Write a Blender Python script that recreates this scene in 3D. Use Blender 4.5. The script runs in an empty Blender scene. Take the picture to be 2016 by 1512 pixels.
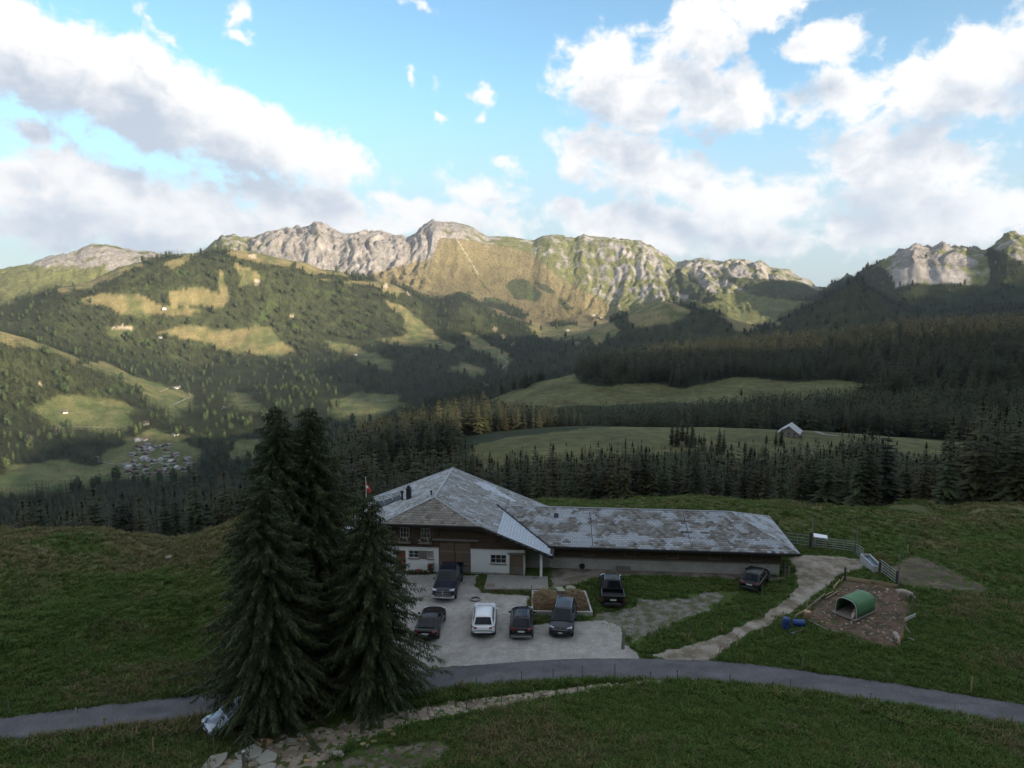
import bpy, bmesh, math, random
import numpy as np
from mathutils import Vector, Matrix

scene = bpy.context.scene
col = scene.collection
R = math.radians

# ------------------------------------------------------------------ camera
CAMH, PITCH, FPX = 27.0, R(8.3), 1447.0
cam_d = bpy.data.cameras.new("camera"); cam = bpy.data.objects.new("camera", cam_d); col.objects.link(cam)
cam.location = (0, 0, CAMH); cam.rotation_euler = (math.pi/2 - PITCH, 0, 0)
cam_d.sensor_width = 36.0; cam_d.lens = 36.0 * FPX / 2016.0
cam_d.clip_start = 0.5; cam_d.clip_end = 90000
scene.camera = cam

# ------------------------------------------------------------------ light, exposure
SUN_EL, SUN_OFF = R(14.0), R(50.0)       # low evening sun, behind the camera and to the right
EXPOSURE = 1.3
sun_vec = Vector((math.sin(SUN_OFF)*math.cos(SUN_EL), -math.cos(SUN_OFF)*math.cos(SUN_EL), math.sin(SUN_EL)))
sd = bpy.data.lights.new("sun", 'SUN'); sd.energy = 5.0; sd.angle = R(0.53); sd.color = (1.0, 0.83, 0.64)
so = bpy.data.objects.new("sun", sd); col.objects.link(so)
so.rotation_euler = sun_vec.to_track_quat('Z', 'Y').to_euler(); so.location = (200, -200, 300)
scene.view_settings.view_transform = 'Standard'; scene.view_settings.look = 'None'
scene.view_settings.exposure = EXPOSURE; scene.view_settings.gamma = 1.0
scene.view_settings.use_curve_mapping = False
cy = scene.cycles
cy.use_denoising = True
try: cy.denoiser = 'OPENIMAGEDENOISE'
except Exception: pass
cy.max_bounces = 6; cy.diffuse_bounces = 3; cy.glossy_bounces = 3; cy.transmission_bounces = 3
cy.volume_bounces = 0; cy.transparent_max_bounces = 8
cy.caustics_reflective = False; cy.caustics_refractive = False
cy.use_adaptive_sampling = True; cy.adaptive_threshold = 0.01

# ------------------------------------------------------------------ node helpers
class NT:
    def __init__(s, tree): s.t = tree; s.n = tree.nodes; s.l = tree.links
    def node(s, typ, props=None, ins=None):
        n = s.n.new(typ)
        for k, v in (props or {}).items(): setattr(n, k, v)
        for k, v in (ins or {}).items(): s.set(n, k, v)
        return n
    def set(s, n, k, v):
        sock = n.inputs[k]
        if isinstance(v, bpy.types.NodeSocket): s.l.new(v, sock)
        else: sock.default_value = v
    def math(s, op, a, b=0.0, clamp=False):
        n = s.n.new('ShaderNodeMath'); n.operation = op; n.use_clamp = clamp
        s.set(n, 0, a); s.set(n, 1, b); return n.outputs[0]
    def vmath(s, op, a, b=(0, 0, 0)):
        n = s.n.new('ShaderNodeVectorMath'); n.operation = op
        s.set(n, 0, a); s.set(n, 1, b); return n.outputs[0]
    def mix(s, f, a, b, blend='MIX'):
        n = s.n.new('ShaderNodeMix'); n.data_type = 'RGBA'; n.blend_type = blend; n.clamp_factor = True
        s.set(n, 0, f); s.set(n, 6, a); s.set(n, 7, b); return n.outputs[2]
    def smooth(s, x, a, b):
        n = s.n.new('ShaderNodeMapRange'); n.interpolation_type = 'SMOOTHSTEP'; n.clamp = True
        s.set(n, 0, x); s.set(n, 1, a); s.set(n, 2, b); n.inputs[3].default_value = 0; n.inputs[4].default_value = 1
        return n.outputs[0]
    def noise(s, vec, scale, detail=4, rough=0.55, dist=0.0, dim='3D', out=0):
        n = s.n.new('ShaderNodeTexNoise'); n.noise_dimensions = dim
        if vec is not None: s.set(n, 'Vector', vec)
        s.set(n, 'Scale', scale); s.set(n, 'Detail', detail); s.set(n, 'Roughness', rough); s.set(n, 'Distortion', dist)
        return n.outputs[out]

def c4(c): return (c[0], c[1], c[2], 1.0)

# pixel of the photograph -> azimuth, elevation of its line of sight
def pray(x, y):
    u = (np.asarray(x, float)-1008)/FPX; v = (np.asarray(y, float)-756)/FPX
    cp, sp = math.cos(PITCH), math.sin(PITCH)
    return u, cp - v*sp, -sp - v*cp
def pazel(x, y):
    a, b, c = pray(x, y)
    return np.arctan2(a, b), np.arctan2(c, np.hypot(a, b))

# ------------------------------------------------------------------ world: evening sky with clouds
def build_world():
    w = bpy.data.worlds.new("World"); scene.world = w; w.use_nodes = True
    N = NT(w.node_tree); N.n.clear()
    sky = N.node('ShaderNodeTexSky', dict(sky_type='NISHITA', sun_disc=False, altitude=1500.0, air_density=1.0, dust_density=0.6, ozone_density=1.6))
    sky.sun_elevation = SUN_EL
    sky.sun_rotation = math.atan2(sun_vec.x, sun_vec.y)
    # cloud density group: input = (azimuth, elevation) in degrees
    g = bpy.data.node_groups.new("cloud_density", 'ShaderNodeTree')
    g.interface.new_socket("Vector", in_out='INPUT', socket_type='NodeSocketVector')
    g.interface.new_socket("Density", in_out='OUTPUT', socket_type='NodeSocketFloat')
    G = NT(g); gi = G.n.new('NodeGroupInput'); go = G.n.new('NodeGroupOutput')
    warp = G.vmath('SUBTRACT', G.noise(gi.outputs[0], 0.30, 3, 0.6, out=1), (0.5, 0.5, 0.5))
    wv = G.vmath('ADD', gi.outputs[0], G.vmath('MULTIPLY', warp, (4.2, 2.6, 0)))
    blobs = [  # x, y, half length, half height (photo pixels), tilt, weight
        (250, 180, 520, 100, 16, 1.35), (490, 255, 290, 70, 15, 1.3), (40, 130, 200, 90, 18, 0.8),
        (250, 415, 420, 95, 6, 1.15), (120, 365, 260, 65, 0, 1.1), (620, 410, 270, 75, 12, 1.0), (60, 445, 260, 50, 0, .9), (-120, 400, 250, 90, 0, 1.0),
        (780, 400, 130, 45, 25, .75),
        (1180, 130, 130, 95, 0, 1.0), (1250, 190, 200, 90, 10, .95), (1380, 60, 90, 110, -10, 1.0), (1420, 200, 120, 85, 0, 1.15), (1500, 15, 110, 60, 10, .95), (1340, 130, 140, 80, 0, .85),
        (1640, 80, 130, 58, 0, .95), (1650, 190, 150, 75, 0, .9), (1900, 150, 210, 110, -20, 1.0), (2040, 90, 120, 90, -20, .95), (1760, 215, 200, 70, -15, .75),
        (1180, 300, 160, 60, 15, .85), (1250, 330, 240, 75, 20, 1.05), (1390, 375, 220, 80, 15, 1.0), (1120, 408, 85, 36, 0, .9), (1500, 410, 190, 80, 0, .88),
        (1760, 340, 200, 110, 10, 1.05), (1900, 395, 190, 65, 5, .95), (2050, 400, 130, 60, 0, .9),
        (1330, 450, 480, 70, 3, .95), (1800, 450, 360, 65, 0, .9), (960, 390, 180, 60, 15, .72), (880, 430, 280, 50, 10, .85), (1000, 330, 90, 40, 10, .6),
        (455, 40, 55, 34, -60, .66), (465, 72, 40, 18, 20, .62), (290, 105, 60, 24, 25, .66), (340, 85, 80, 22, 25, .55), (272, 28, 36, 20, 40, .6),
        (810, 150, 24, 24, 40, .62), (878, 228, 26, 42, -25, .66), (865, 165, 22, 26, 0, .55), (965, 190, 62, 34, 25, .70), (940, 230, 34, 26, 0, .5), (60, 20, 170, 40, 14, .68), (815, 8, 60, 24, 10, .66), (985, 318, 44, 18, 0, .6), (1005, 200, 80, 40, 20, .5),
        (40, 240, 130, 40, 10, .66)]
    acc = None
    for (x, y, rx, ry, tilt, wt) in blobs:
        az, el = pazel(x, y); d = math.degrees
        m = G.n.new('ShaderNodeMapping'); m.vector_type = 'TEXTURE'
        G.set(m, 'Vector', wv)
        m.inputs['Location'].default_value = (d(az), d(el), 0)
        m.inputs['Rotation'].default_value = (0, 0, R(-tilt))
        m.inputs['Scale'].default_value = (rx/25.0*1.25, ry/25.0*1.25, 1)
        # distance in the scaled plane, z dropped by the group's flat input
        gr = G.n.new('ShaderNodeTexGradient'); gr.gradient_type = 'SPHERICAL'; G.l.new(m.outputs[0], gr.inputs[0])
        v = G.math('MULTIPLY', gr.outputs['Fac'], wt)
        acc = v if acc is None else G.math('SMOOTH_MAX', acc, v)
        if acc is not v: acc.node.inputs[2].default_value = 0.08
    # the same kind of broken cumulus all round the rest of the sky
    sep = G.node('ShaderNodeSeparateXYZ'); G.l.new(gi.outputs[0], sep.inputs[0])
    azo = G.smooth(G.math('ABSOLUTE', sep.outputs[0]), 40, 54)
    elo = G.smooth(sep.outputs[1], 21, 30)
    outm = G.math('MAXIMUM', azo, elo)
    gen = G.noise(G.vmath('MULTIPLY', gi.outputs[0], (0.055, 0.09, 1)), 1.0, 2, 0.5)
    gen = G.math('MULTIPLY', G.smooth(gen, 0.34, 0.56), outm)
    acc = G.math('MAXIMUM', acc, gen)
    fb = G.noise(G.vmath('MULTIPLY', gi.outputs[0], (1.0, 1.25, 1)), 0.34, 9, 0.62, 0.25)
    dens = G.math('ADD', acc, G.math('MULTIPLY', G.math('SUBTRACT', fb, 0.5), 1.40))
    G.l.new(dens, go.inputs[0])

    tc = N.node('ShaderNodeTexCoord')
    sp = N.node('ShaderNodeSeparateXYZ'); N.l.new(tc.outputs['Generated'], sp.inputs[0])
    az = N.math('MULTIPLY', N.math('ARCTAN2', sp.outputs[0], sp.outputs[1]), 57.29578)
    el = N.math('MULTIPLY', N.math('ARCSINE', sp.outputs[2]), 57.29578)
    cv = N.node('ShaderNodeCombineXYZ'); N.l.new(az, cv.inputs[0]); N.l.new(el, cv.inputs[1])
    def dens_at(off):
        gn = N.n.new('ShaderNodeGroup'); gn.node_tree = g
        N.l.new(N.vmath('ADD', cv.outputs[0], off), gn.inputs[0]); return gn.outputs[0]
    d0 = dens_at((0, 0, 0)); d1 = dens_at((0.7, 3.0, 0))
    above = N.smooth(el, -1.0, 1.5)
    alpha = N.math('MULTIPLY', N.smooth(d0, 0.34, 0.66), above)
    # thick cloud between this point and the light makes the underside grey
    thick = N.smooth(N.math('ADD', N.math('MULTIPLY', d1, 0.75), N.math('MULTIPLY', d0, 0.25)), 0.38, 1.02)
    lit = N.mix(thick, (4.6, 4.52, 4.45, 1), (2.30, 2.62, 3.10, 1))
    tint = N.mix(1.0, sky.outputs[0], (0.84, 1.08, 1.06, 1), 'MULTIPLY')
    pale = N.math('MULTIPLY', N.math('SUBTRACT', 1.0, N.smooth(el, 1.0, 15.0)), 0.80)
    skyc = N.mix(pale, tint, (1.85, 2.32, 2.86, 1))
    final = N.mix(alpha, skyc, lit)
    bg = N.node('ShaderNodeBackground'); N.l.new(final, bg.inputs[0]); bg.inputs[1].default_value = 0.10
    out = N.node('ShaderNodeOutputWorld'); N.l.new(bg.outputs[0], out.inputs[0])
    w.cycles.sampling_method = 'MANUAL'; w.cycles.sample_map_resolution = 512
build_world()
# ------------------------------------------------------------------ tagging and mesh helpers
def tag(o, label=None, cat=None, group=None, kind=None):
    if label: o['label'] = label
    if cat: o['category'] = cat
    if group: o['group'] = group
    if kind: o['kind'] = kind
    return o
def link(o, parent=None):
    col.objects.link(o)
    if parent is not None: o.parent = parent
    return o
def empty(name, loc=(0, 0, 0), rz=0.0, label=None, cat=None, group=None):
    o = bpy.data.objects.new(name, None); link(o); o.location = loc; o.rotation_euler = (0, 0, rz); o.empty_display_size = 0.2
    return tag(o, label, cat, group)

class MB:
    """collects faces into one mesh; materials by slot"""
    def __init__(s): s.v = []; s.f = []; s.m = []; s.slot = 0
    def add(s, verts, faces, M=None):
        b = len(s.v)
        if M is not None: verts = [M @ Vector(p) for p in verts]
        s.v += [tuple(p) for p in verts]; s.f += [tuple(i+b for i in f) for f in faces]; s.m += [s.slot]*len(faces)
        return s
    def box(s, c, d, M=None, rz=0.0, taper=1.0):
        x, y, z = d[0]/2, d[1]/2, d[2]/2
        vs = []
        for sx, sy, sz in ((-1,-1,-1),(1,-1,-1),(1,1,-1),(-1,1,-1),(-1,-1,1),(1,-1,1),(1,1,1),(-1,1,1)):
            k = taper if sz > 0 else 1.0
            px, py = sx*x*k, sy*y*k
            vs.append((c[0]+px*math.cos(rz)-py*math.sin(rz), c[1]+px*math.sin(rz)+py*math.cos(rz), c[2]+sz*z))
        return s.add(vs, [(0,3,2,1),(4,5,6,7),(0,1,5,4),(1,2,6,5),(2,3,7,6),(3,0,4,7)], M)
    def b2(s, x0, x1, y0, y1, z0, z1, M=None):
        return s.box(((x0+x1)/2, (y0+y1)/2, (z0+z1)/2), (x1-x0, y1-y0, z1-z0), M)
    def bar(s, a, b, r, n=6, r2=None, cap=True):
        a, b = Vector(a), Vector(b); r2 = r if r2 is None else r2
        d = (b-a).normalized(); e = Vector((0,0,1)) if abs(d.z) < .9 else Vector((1,0,0))
        u = d.cross(e).normalized(); w = d.cross(u)
        vs = []
        for p, rr in ((a, r), (b, r2)):
            for k in range(n):
                t = 2*math.pi*k/n; vs.append(p + (u*math.cos(t) + w*math.sin(t))*rr)
        fs = [(k, (k+1) % n, n+(k+1) % n, n+k) for k in range(n)]
        if cap: fs += [tuple(range(n-1, -1, -1)), tuple(range(n, 2*n))]
        return s.add(vs, fs)
    def lathe(s, prof, M=None, n=16, cap=True):
        """profile of (radius, z) turned round z"""
        vs = []; fs = []
        for r, z in prof:
            for k in range(n):
                t = 2*math.pi*k/n; vs.append((r*math.cos(t), r*math.sin(t), z))
        for i in range(len(prof)-1):
            for k in range(n):
                fs.append((i*n+k, i*n+(k+1) % n, (i+1)*n+(k+1) % n, (i+1)*n+k))
        if cap: fs += [tuple(range(n-1, -1, -1)), tuple((len(prof)-1)*n+k for k in range(n))]
        return s.add(vs, fs, M)
    def poly(s, pts, t=0.0, nrm=None):
        """flat polygon, or a slab of thickness t below it along -nrm"""
        n = len(pts); pts = [Vector(p) for p in pts]
        if not t: return s.add(pts, [tuple(range(n))])
        nrm = Vector(nrm) if nrm is not None else (pts[1]-pts[0]).cross(pts[2]-pts[0]).normalized()
        low = [p - nrm*t for p in pts]
        fs = [tuple(range(n)), tuple(range(2*n-1, n-1, -1))] + [(k, n+k, n+(k+1) % n, (k+1) % n) for k in range(n)]
        return s.add(pts+low, fs)
    def build(s, name, mats, parent=None, smooth=False, bevel=0.0, sub=0, kind=None):
        me = bpy.data.meshes.new(name); me.from_pydata(s.v, [], s.f)
        for m in (mats if isinstance(mats, (list, tuple)) else [mats]): me.materials.append(m)
        if any(s.m): me.polygons.foreach_set('material_index', s.m)
        if smooth: me.polygons.foreach_set('use_smooth', [True]*len(me.polygons))
        me.update()
        o = link(bpy.data.objects.new(name, me), parent)
        if bevel:
            b = o.modifiers.new('bevel', 'BEVEL'); b.width = bevel; b.segments = 2; b.limit_method = 'ANGLE'; b.angle_limit = R(35)
        if sub:
            b = o.modifiers.new('sub', 'SUBSURF'); b.levels = sub; b.render_levels = sub
        if kind: o['kind'] = kind
        return o

def mesh_np(name, V, Fq, mats, cols=None, smooth=True, midx=None):
    """big meshes from numpy arrays; Fq is an (n,4) or (n,3) index array"""
    me = bpy.data.meshes.new(name); n = len(V); k = Fq.shape[1]; m = len(Fq)
    me.vertices.add(n); me.vertices.foreach_set('co', np.ascontiguousarray(V, np.float32).ravel())
    me.loops.add(m*k); me.loops.foreach_set('vertex_index', np.ascontiguousarray(Fq, np.int32).ravel())
    me.polygons.add(m); me.polygons.foreach_set('loop_start', np.arange(0, m*k, k, dtype=np.int32))
    try: me.polygons.foreach_set('loop_total', np.full(m, k, np.int32))
    except Exception: pass
    if smooth: me.polygons.foreach_set('use_smooth', np.ones(m, bool))
    for mt in (mats if isinstance(mats, (list, tuple)) else [mats]): me.materials.append(mt)
    if midx is not None: me.polygons.foreach_set('material_index', np.ascontiguousarray(midx, np.int32))
    if cols is not None:
        a = me.color_attributes.new('Col', 'FLOAT_COLOR', 'POINT')
        c = np.ones((n, 4), np.float32); c[:, :cols.shape[1]] = cols; a.data.foreach_set('color', c.ravel())
    me.update(); me.validate()
    return me

# ------------------------------------------------------------------ numpy noise
_rs = np.random.RandomState(7); _perm = np.tile(_rs.permutation(512), 3)
_gr = np.stack([np.cos(np.arange(512)*2.399), np.sin(np.arange(512)*2.399)], 1)
def pn(x, y, seed=0):
    x = np.asarray(x, float)+seed*17.31; y = np.asarray(y, float)+seed*31.77
    xi = np.floor(x).astype(int); yi = np.floor(y).astype(int); fx = x-xi; fy = y-yi
    u = fx*fx*fx*(fx*(fx*6-15)+10); v = fy*fy*fy*(fy*(fy*6-15)+10)
    def g(a, b, dx, dy):
        h = _perm[_perm[a & 511]+(b & 511)]; return _gr[h, 0]*dx+_gr[h, 1]*dy
    n00 = g(xi, yi, fx, fy); n10 = g(xi+1, yi, fx-1, fy); n01 = g(xi, yi+1, fx, fy-1); n11 = g(xi+1, yi+1, fx-1, fy-1)
    return (n00+(n10-n00)*u)*(1-v)+(n01+(n11-n01)*u)*v
def fbm(x, y, oc=4, seed=0, gain=0.5):
    a, s, f = 1.0, 0.0, 1.0
    for k in range(oc): s = s+a*pn(x*f, y*f, seed+k); a *= gain; f *= 2.03
    return s
def ridged(x, y, oc=4, seed=0):
    a, s, f = 1.0, 0.0, 1.0
    for k in range(oc): s = s+a*(1-2*np.abs(pn(x*f, y*f, seed+k))); a *= 0.5; f *= 2.1
    return s*0.5
def sstep(x, a, b):
    t = np.clip((x-a)/(b-a), 0, 1); return t*t*(3-2*t)
def in_poly(x, y, poly):
    ins = np.zeros(np.shape(x), bool); n = len(poly)
    for i in range(n):
        x0, y0 = poly[i]; x1, y1 = poly[(i+1) % n]
        c = ((y0 > y) != (y1 > y)); d = (y1-y0) if y1 != y0 else 1e-9
        ins ^= c & (x < (x1-x0)*(y-y0)/d+x0)
    return ins
def pproj(x, y, z):
    """world point -> photo pixel, used to trace land cover seen in the photograph onto the terrain"""
    cp, sp = math.cos(PITCH), math.sin(PITCH); dz = z-CAMH
    d = np.maximum(y*cp-dz*sp, 1e-3)
    return 1008+FPX*x/d, 756+FPX*(-y*sp-dz*cp)/d

# ------------------------------------------------------------------ terrain height
XC = np.array([-200, 0, 200, 400, 600, 700, 800, 950, 1100, 1300, 1500, 1700, 1900, 2016, 2250], float)
def tab(vals): return np.array(vals, float)
# each node of the profile: distance r and ground height z at the photo columns XC
def zy(r, ys): return CAMH + r*np.tan(pazel(XC, tab(ys))[1])
def poly_nodes(pts, r):
    """a ridge line given by its outline in the photo: azimuth -> height at distance r"""
    p = tab(pts); az, el = pazel(p[:, 0], p[:, 1]); return az, CAMH + r*np.tan(el)
NODES = []   # (az table, r table, az table, z table)
azc = pazel(XC, np.full(len(XC), 650.0))[0]
def node(r, z, az=None):
    r = np.full(len(azc), float(r)) if np.isscalar(r) else tab(r)
    NODES.append((azc, r, azc if az is None else az, tab(z)))
edge_r = -CAMH/np.tan(pazel(XC, tab([1066, 1067, 1069, 1060, 1035, 1025, 1012, 1000, 994, 990, 1000, 1014, 1020, 1020, 1022]))[1])-2.0
node(edge_r, np.zeros(15))
for q_ in (1.33, 2.2): node(edge_r*q_, np.full(15, CAMH*(1-q_)-1.2*q_))
node(270, [-80, -80, -80, -80, -74, -72, -70, -68, -68, -66, -64, -62, -62, -62, -62])
node(345, [-110, -110, -118, -118, -80, -72, -66, -60, -57, -56, -58, -62, -62, -62, -62])
node(455, [-185, -185, -190, -185, -105, -92, -84, -72, -67, -65.5, -64, -65, -66, -64, -62])
node(610, [-270, -270, -270, -250, -140, -115, -110, -102, -103, -101, -95, -90, -86, -84, -82])
node(735, [-320, -320, -320, -300, -215, -165, -135, -112, -101, -100, -98, -95, -88, -84, -82])
azL4, zL4 = poly_nodes([(-200, 1200), (0, 1200), (400, 1130), (600, 1010), (800, 880), (905, 820), (945, 796), (1000, 775), (1060, 752), (1145, 734), (1220, 737), (1300, 748), (1440, 744), (1560, 752), (1740, 752), (1900, 735), (2016, 725), (2250, 715)], 900)
node(900, zL4, azL4)
def rt(*a): return tab(a)
rG = tab([1250]*8+[1020, 1300, 1400, 1400, 1400, 1400, 1400])
pG = [(-200, 1080), (400, 1050), (700, 930), (900, 850), (1000, 800), (1145, 742), (1250, 716), (1400, 690), (1500, 683), (1600, 676), (1700, 663), (1800, 650), (1900, 646), (2016, 643), (2250, 640)]
pG = tab(pG); aG, eG = pazel(pG[:, 0], pG[:, 1]); NODES.append((azc, rG, aG, CAMH+np.interp(aG, azc, rG)*np.tan(eG)))
zV = zy(1920, [935, 932, 930, 905]+[900]*11); node(1920, list(zV[:4])+[-425, -400, -385, -335, -330, -320, -320, -320, -330, -330, -330])
node(2320, zy(2320, [858, 855, 846, 832, 812, 797, 782, 757, 770, 800, 820, 820, 820, 820, 820]))
azI, zI = poly_nodes([(-200, 640), (0, 657), (60, 668), (100, 684), (180, 715), (300, 760), (380, 785), (480, 775), (600, 745), (800, 737), (950, 727), (1050, 720), (1150, 715), (1250, 720), (1400, 740), (2250, 760)], 2900)
node(2900, zI, azI)
azJ, zJ = poly_nodes([(-200, 655), (0, 664), (100, 688), (200, 700), (300, 726), (400, 735), (500, 712), (600, 706), (700, 696), (800, 684), (900, 688), (1000, 694), (1090, 684), (1180, 642), (1240, 618), (1285, 600), (1310, 593), (1335, 600), (1420, 620), (1500, 648), (1550, 625), (1600, 602), (1650, 575), (1690, 551), (1740, 590), (1790, 618), (1850, 626), (1930, 618), (2016, 610), (2250, 610)], 3450)
node(3450, zJ, azJ)
azK, zK = poly_nodes([(-200, 605), (0, 595), (33, 594), (60, 590), (110, 565), (180, 553), (233, 526), (283, 515), (332, 505), (399, 500), (465, 493), (498, 497), (598, 517), (631, 531), (670, 537), (693, 547), (756, 555), (799, 571), (833, 594), (862, 600), (906, 587), (929, 596), (982, 634), (1032, 650), (1065, 664), (1120, 655), (1200, 648), (1250, 640), (1350, 640), (1450, 648), (1520, 655), (1600, 650), (1700, 640), (1850, 630), (2250, 630)], 4300)
node(4300, zK, azK)
azL, zL = poly_nodes([(-200, 640), (0, 640), (200, 640), (400, 600), (520, 570), (600, 562), (700, 556), (800, 575), (900, 586), (1000, 612), (1100, 626), (1190, 630), (1250, 618), (1300, 605), (1400, 597), (1470, 600), (1540, 610), (1605, 592), (1620, 580), (1650, 566), (1690, 549), (1720, 528), (1760, 507), (1785, 494), (1800, 488), (1815, 493), (1835, 497), (1860, 490), (1900, 493), (1935, 502), (1960, 484), (1985, 472), (2016, 477), (2100, 490), (2250, 520)], 5250)
node(5250, zL, azL)
M_pts = [(-200, 560), (0, 533), (60, 522), (100, 505), (150, 496), (175, 484), (190, 482), (220, 485), (260, 494), (295, 498), (340, 506), (385, 503), (405, 494), (435, 469), (455, 466), (490, 473), (520, 466), (560, 456), (590, 453), (612, 447), (632, 443), (650, 450), (664, 459), (680, 468), (700, 463), (745, 459), (760, 464), (790, 470), (808, 472), (835, 446), (850, 436), (890, 436), (912, 442), (935, 451), (950, 461), (962, 467), (1000, 466), (1050, 474), (1065, 466), (1100, 463), (1118, 468), (1132, 472), (1150, 463), (1200, 470), (1240, 474), (1270, 481), (1300, 501), (1335, 521), (1350, 518), (1370, 513), (1395, 517), (1420, 521), (1445, 516), (1463, 515), (1478, 521), (1497, 516), (1508, 520), (1516, 530), (1535, 532), (1560, 545), (1600, 564), (1625, 577), (1640, 574), (1660, 571), (1690, 580), (1750, 600), (1900, 560), (2016, 545), (2250, 540)]
azM, zM = poly_nodes(M_pts, 6500)
node(6500, zM, azM)
azN = azM; node(7800, zM-520, azM)
azO, zO = poly_nodes([(-200, 541), (0, 540), (800, 545), (1600, 572), (1645, 568), (1700, 575), (2250, 560)], 13000)
node(13000, zO, azO)
node(21000, np.full(15, -700.0))

def pchip_eval(xk, yk, x):
    h = np.diff(xk); d = np.diff(yk)/h; m = np.zeros_like(yk)
    w1 = 2*h[1:]+h[:-1]; w2 = h[1:]+2*h[:-1]
    ok = d[:-1]*d[1:] > 0
    with np.errstate(all='ignore'): hm = (w1+w2)/(w1/d[:-1]+w2/d[1:])
    m[1:-1] = np.where(ok, hm, 0); m[0] = 0; m[-1] = d[-1]
    i = np.clip(np.searchsorted(xk, x)-1, 0, len(h)-1); t = (x-xk[i])/h[i]; hh = h[i]
    y = (2*t**3-3*t**2+1)*yk[i]+(t**3-2*t**2+t)*hh*m[i]+(-2*t**3+3*t**2)*yk[i+1]+(t**3-t**2)*hh*m[i+1]
    return np.where(x <= xk[0], yk[0], y)
AZN = 900
AZG = np.linspace(R(-46), R(46), AZN)
RK = np.stack([np.interp(AZG, a, r) for a, r, b, z in NODES], 1)
ZK = np.stack([np.interp(AZG, b, z) for a, r, b, z in NODES], 1)
# soften the straight segments of the hidden nodes
def sm(a, n):
    k = np.hanning(n+2)[1:-1]; k /= k.sum(); p = np.pad(a, n//2, mode='edge'); return np.convolve(p, k, mode='valid')[:len(a)]
for j in range(1, 9): ZK[:, j] = sm(ZK[:, j], 61)
for j in (10, 11): ZK[:, j] = sm(ZK[:, j], 61)

def bank(x, y):
    """ground beside the road: the field rises towards and behind the camera"""
    d = np.maximum(road_low(x)-0.5-y, 0)
    s = 0.055+0.05*sstep(x, -6, 6)
    return d*s + 0.004*d*d*sstep(x, -4, 10) + 0.0016*d*d
RDX = tab([-70, -45, -31, -20, -10, -0.3, 6, 13.4, 22, 32, 45, 70])
RDM = tab([31, 36.5, 40.8, 43.3, 45.4, 47.3, 47.9, 47.6, 45.6, 42.3, 37.0, 24])   # road centre line
RDW = 1.35
def road_mid(x): return pchip_eval(RDX, RDM, np.asarray(x, float))
def road_low(x): return road_mid(x)-RDW*1.12
def local(x, y):
    """relief of the alp around the farm, 0 on the yard and the road"""
    r = np.hypot(x, y)
    left = sstep(-x, 13, 26)*sstep(y-road_mid(x), 2, 14)
    right = sstep(x, 26, 40)*sstep(y-road_mid(x), 3, 14)
    back = sstep(y, 72, 82)*sstep(x, -14, -2)
    n1 = fbm(x/16, y/11, 3, 3); n2 = fbm(x/5.0, y/4.0, 3, 8)
    z = left*(1.5*n1+0.4*n2+0.9*sstep(y, 55, 70)) + right*(0.8*n1+0.30*n2) + back*(1.5*n1+0.3*n2)
    z = z + 0.75*np.exp(-((x-24)/9)**2-((y-83)/5)**2) - right*1.6*sstep(x, 38, 52)*sstep(68-y, 0, 14)
    z = z-1.5*np.exp(-((x+36)/5)**2)*sstep(y, 60, 74)+1.3*np.exp(-((x+27)/6)**2)*sstep(y, 60, 74)
    b = bank(x, y); z = z + b + sstep(b, 0.05, 0.6)*(0.18*n2+0.25*fbm(x/7, y/5, 2, 5))
    return z*(1-sstep(r, 100, 170))
def behind(x, y):
    """the slope behind and beside the camera, up to the mountain that shades the alp"""
    t = sstep(-y, -15, 60)
    cx = np.interp(x, [-9000, -3000, -800, 0, 350, 620, 1000, 1070, 1200, 1255, 1455, 1528, 1862, 2142, 2269, 2400, 2570, 2640, 2904, 3097, 3219, 4171, 4700, 6284, 8000, 9500, 12000],
                   [60, 90, 130, 195, 225, 240, 270, 274, 288, 335, 455, 495, 520, 505, 462, 472, 496, 545, 725, 915, 975, 1265, 1360, 1560, 1700, 1750, 1500])
    prof = np.where(y > -420, sstep(-y, -30, 420)*0.65+0.35*np.clip((30-y)/450, 0, 1), 1.0-0.75*sstep(-y, 420, 1400))
    return cx*prof*t
def prof_z(az, r):
    """profile height for polar coordinates, vectorised over flat arrays, nearest azimuth column"""
    out = np.zeros(len(r)); f = np.clip((az-AZG[0])/(AZG[1]-AZG[0]), 0, AZN-1.001); i0 = f.astype(int); w = f-i0
    o = np.argsort(i0); b = np.searchsorted(i0[o], np.arange(AZN))
    b = np.append(b, len(r))
    for i in range(AZN-1):
        s = o[b[i]:b[i+1]]
        if len(s):
            z0 = pchip_eval(RK[i], ZK[i], r[s]); z1 = pchip_eval(RK[i+1], ZK[i+1], r[s]); out[s] = z0*(1-w[s])+z1*w[s]
    return out
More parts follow.
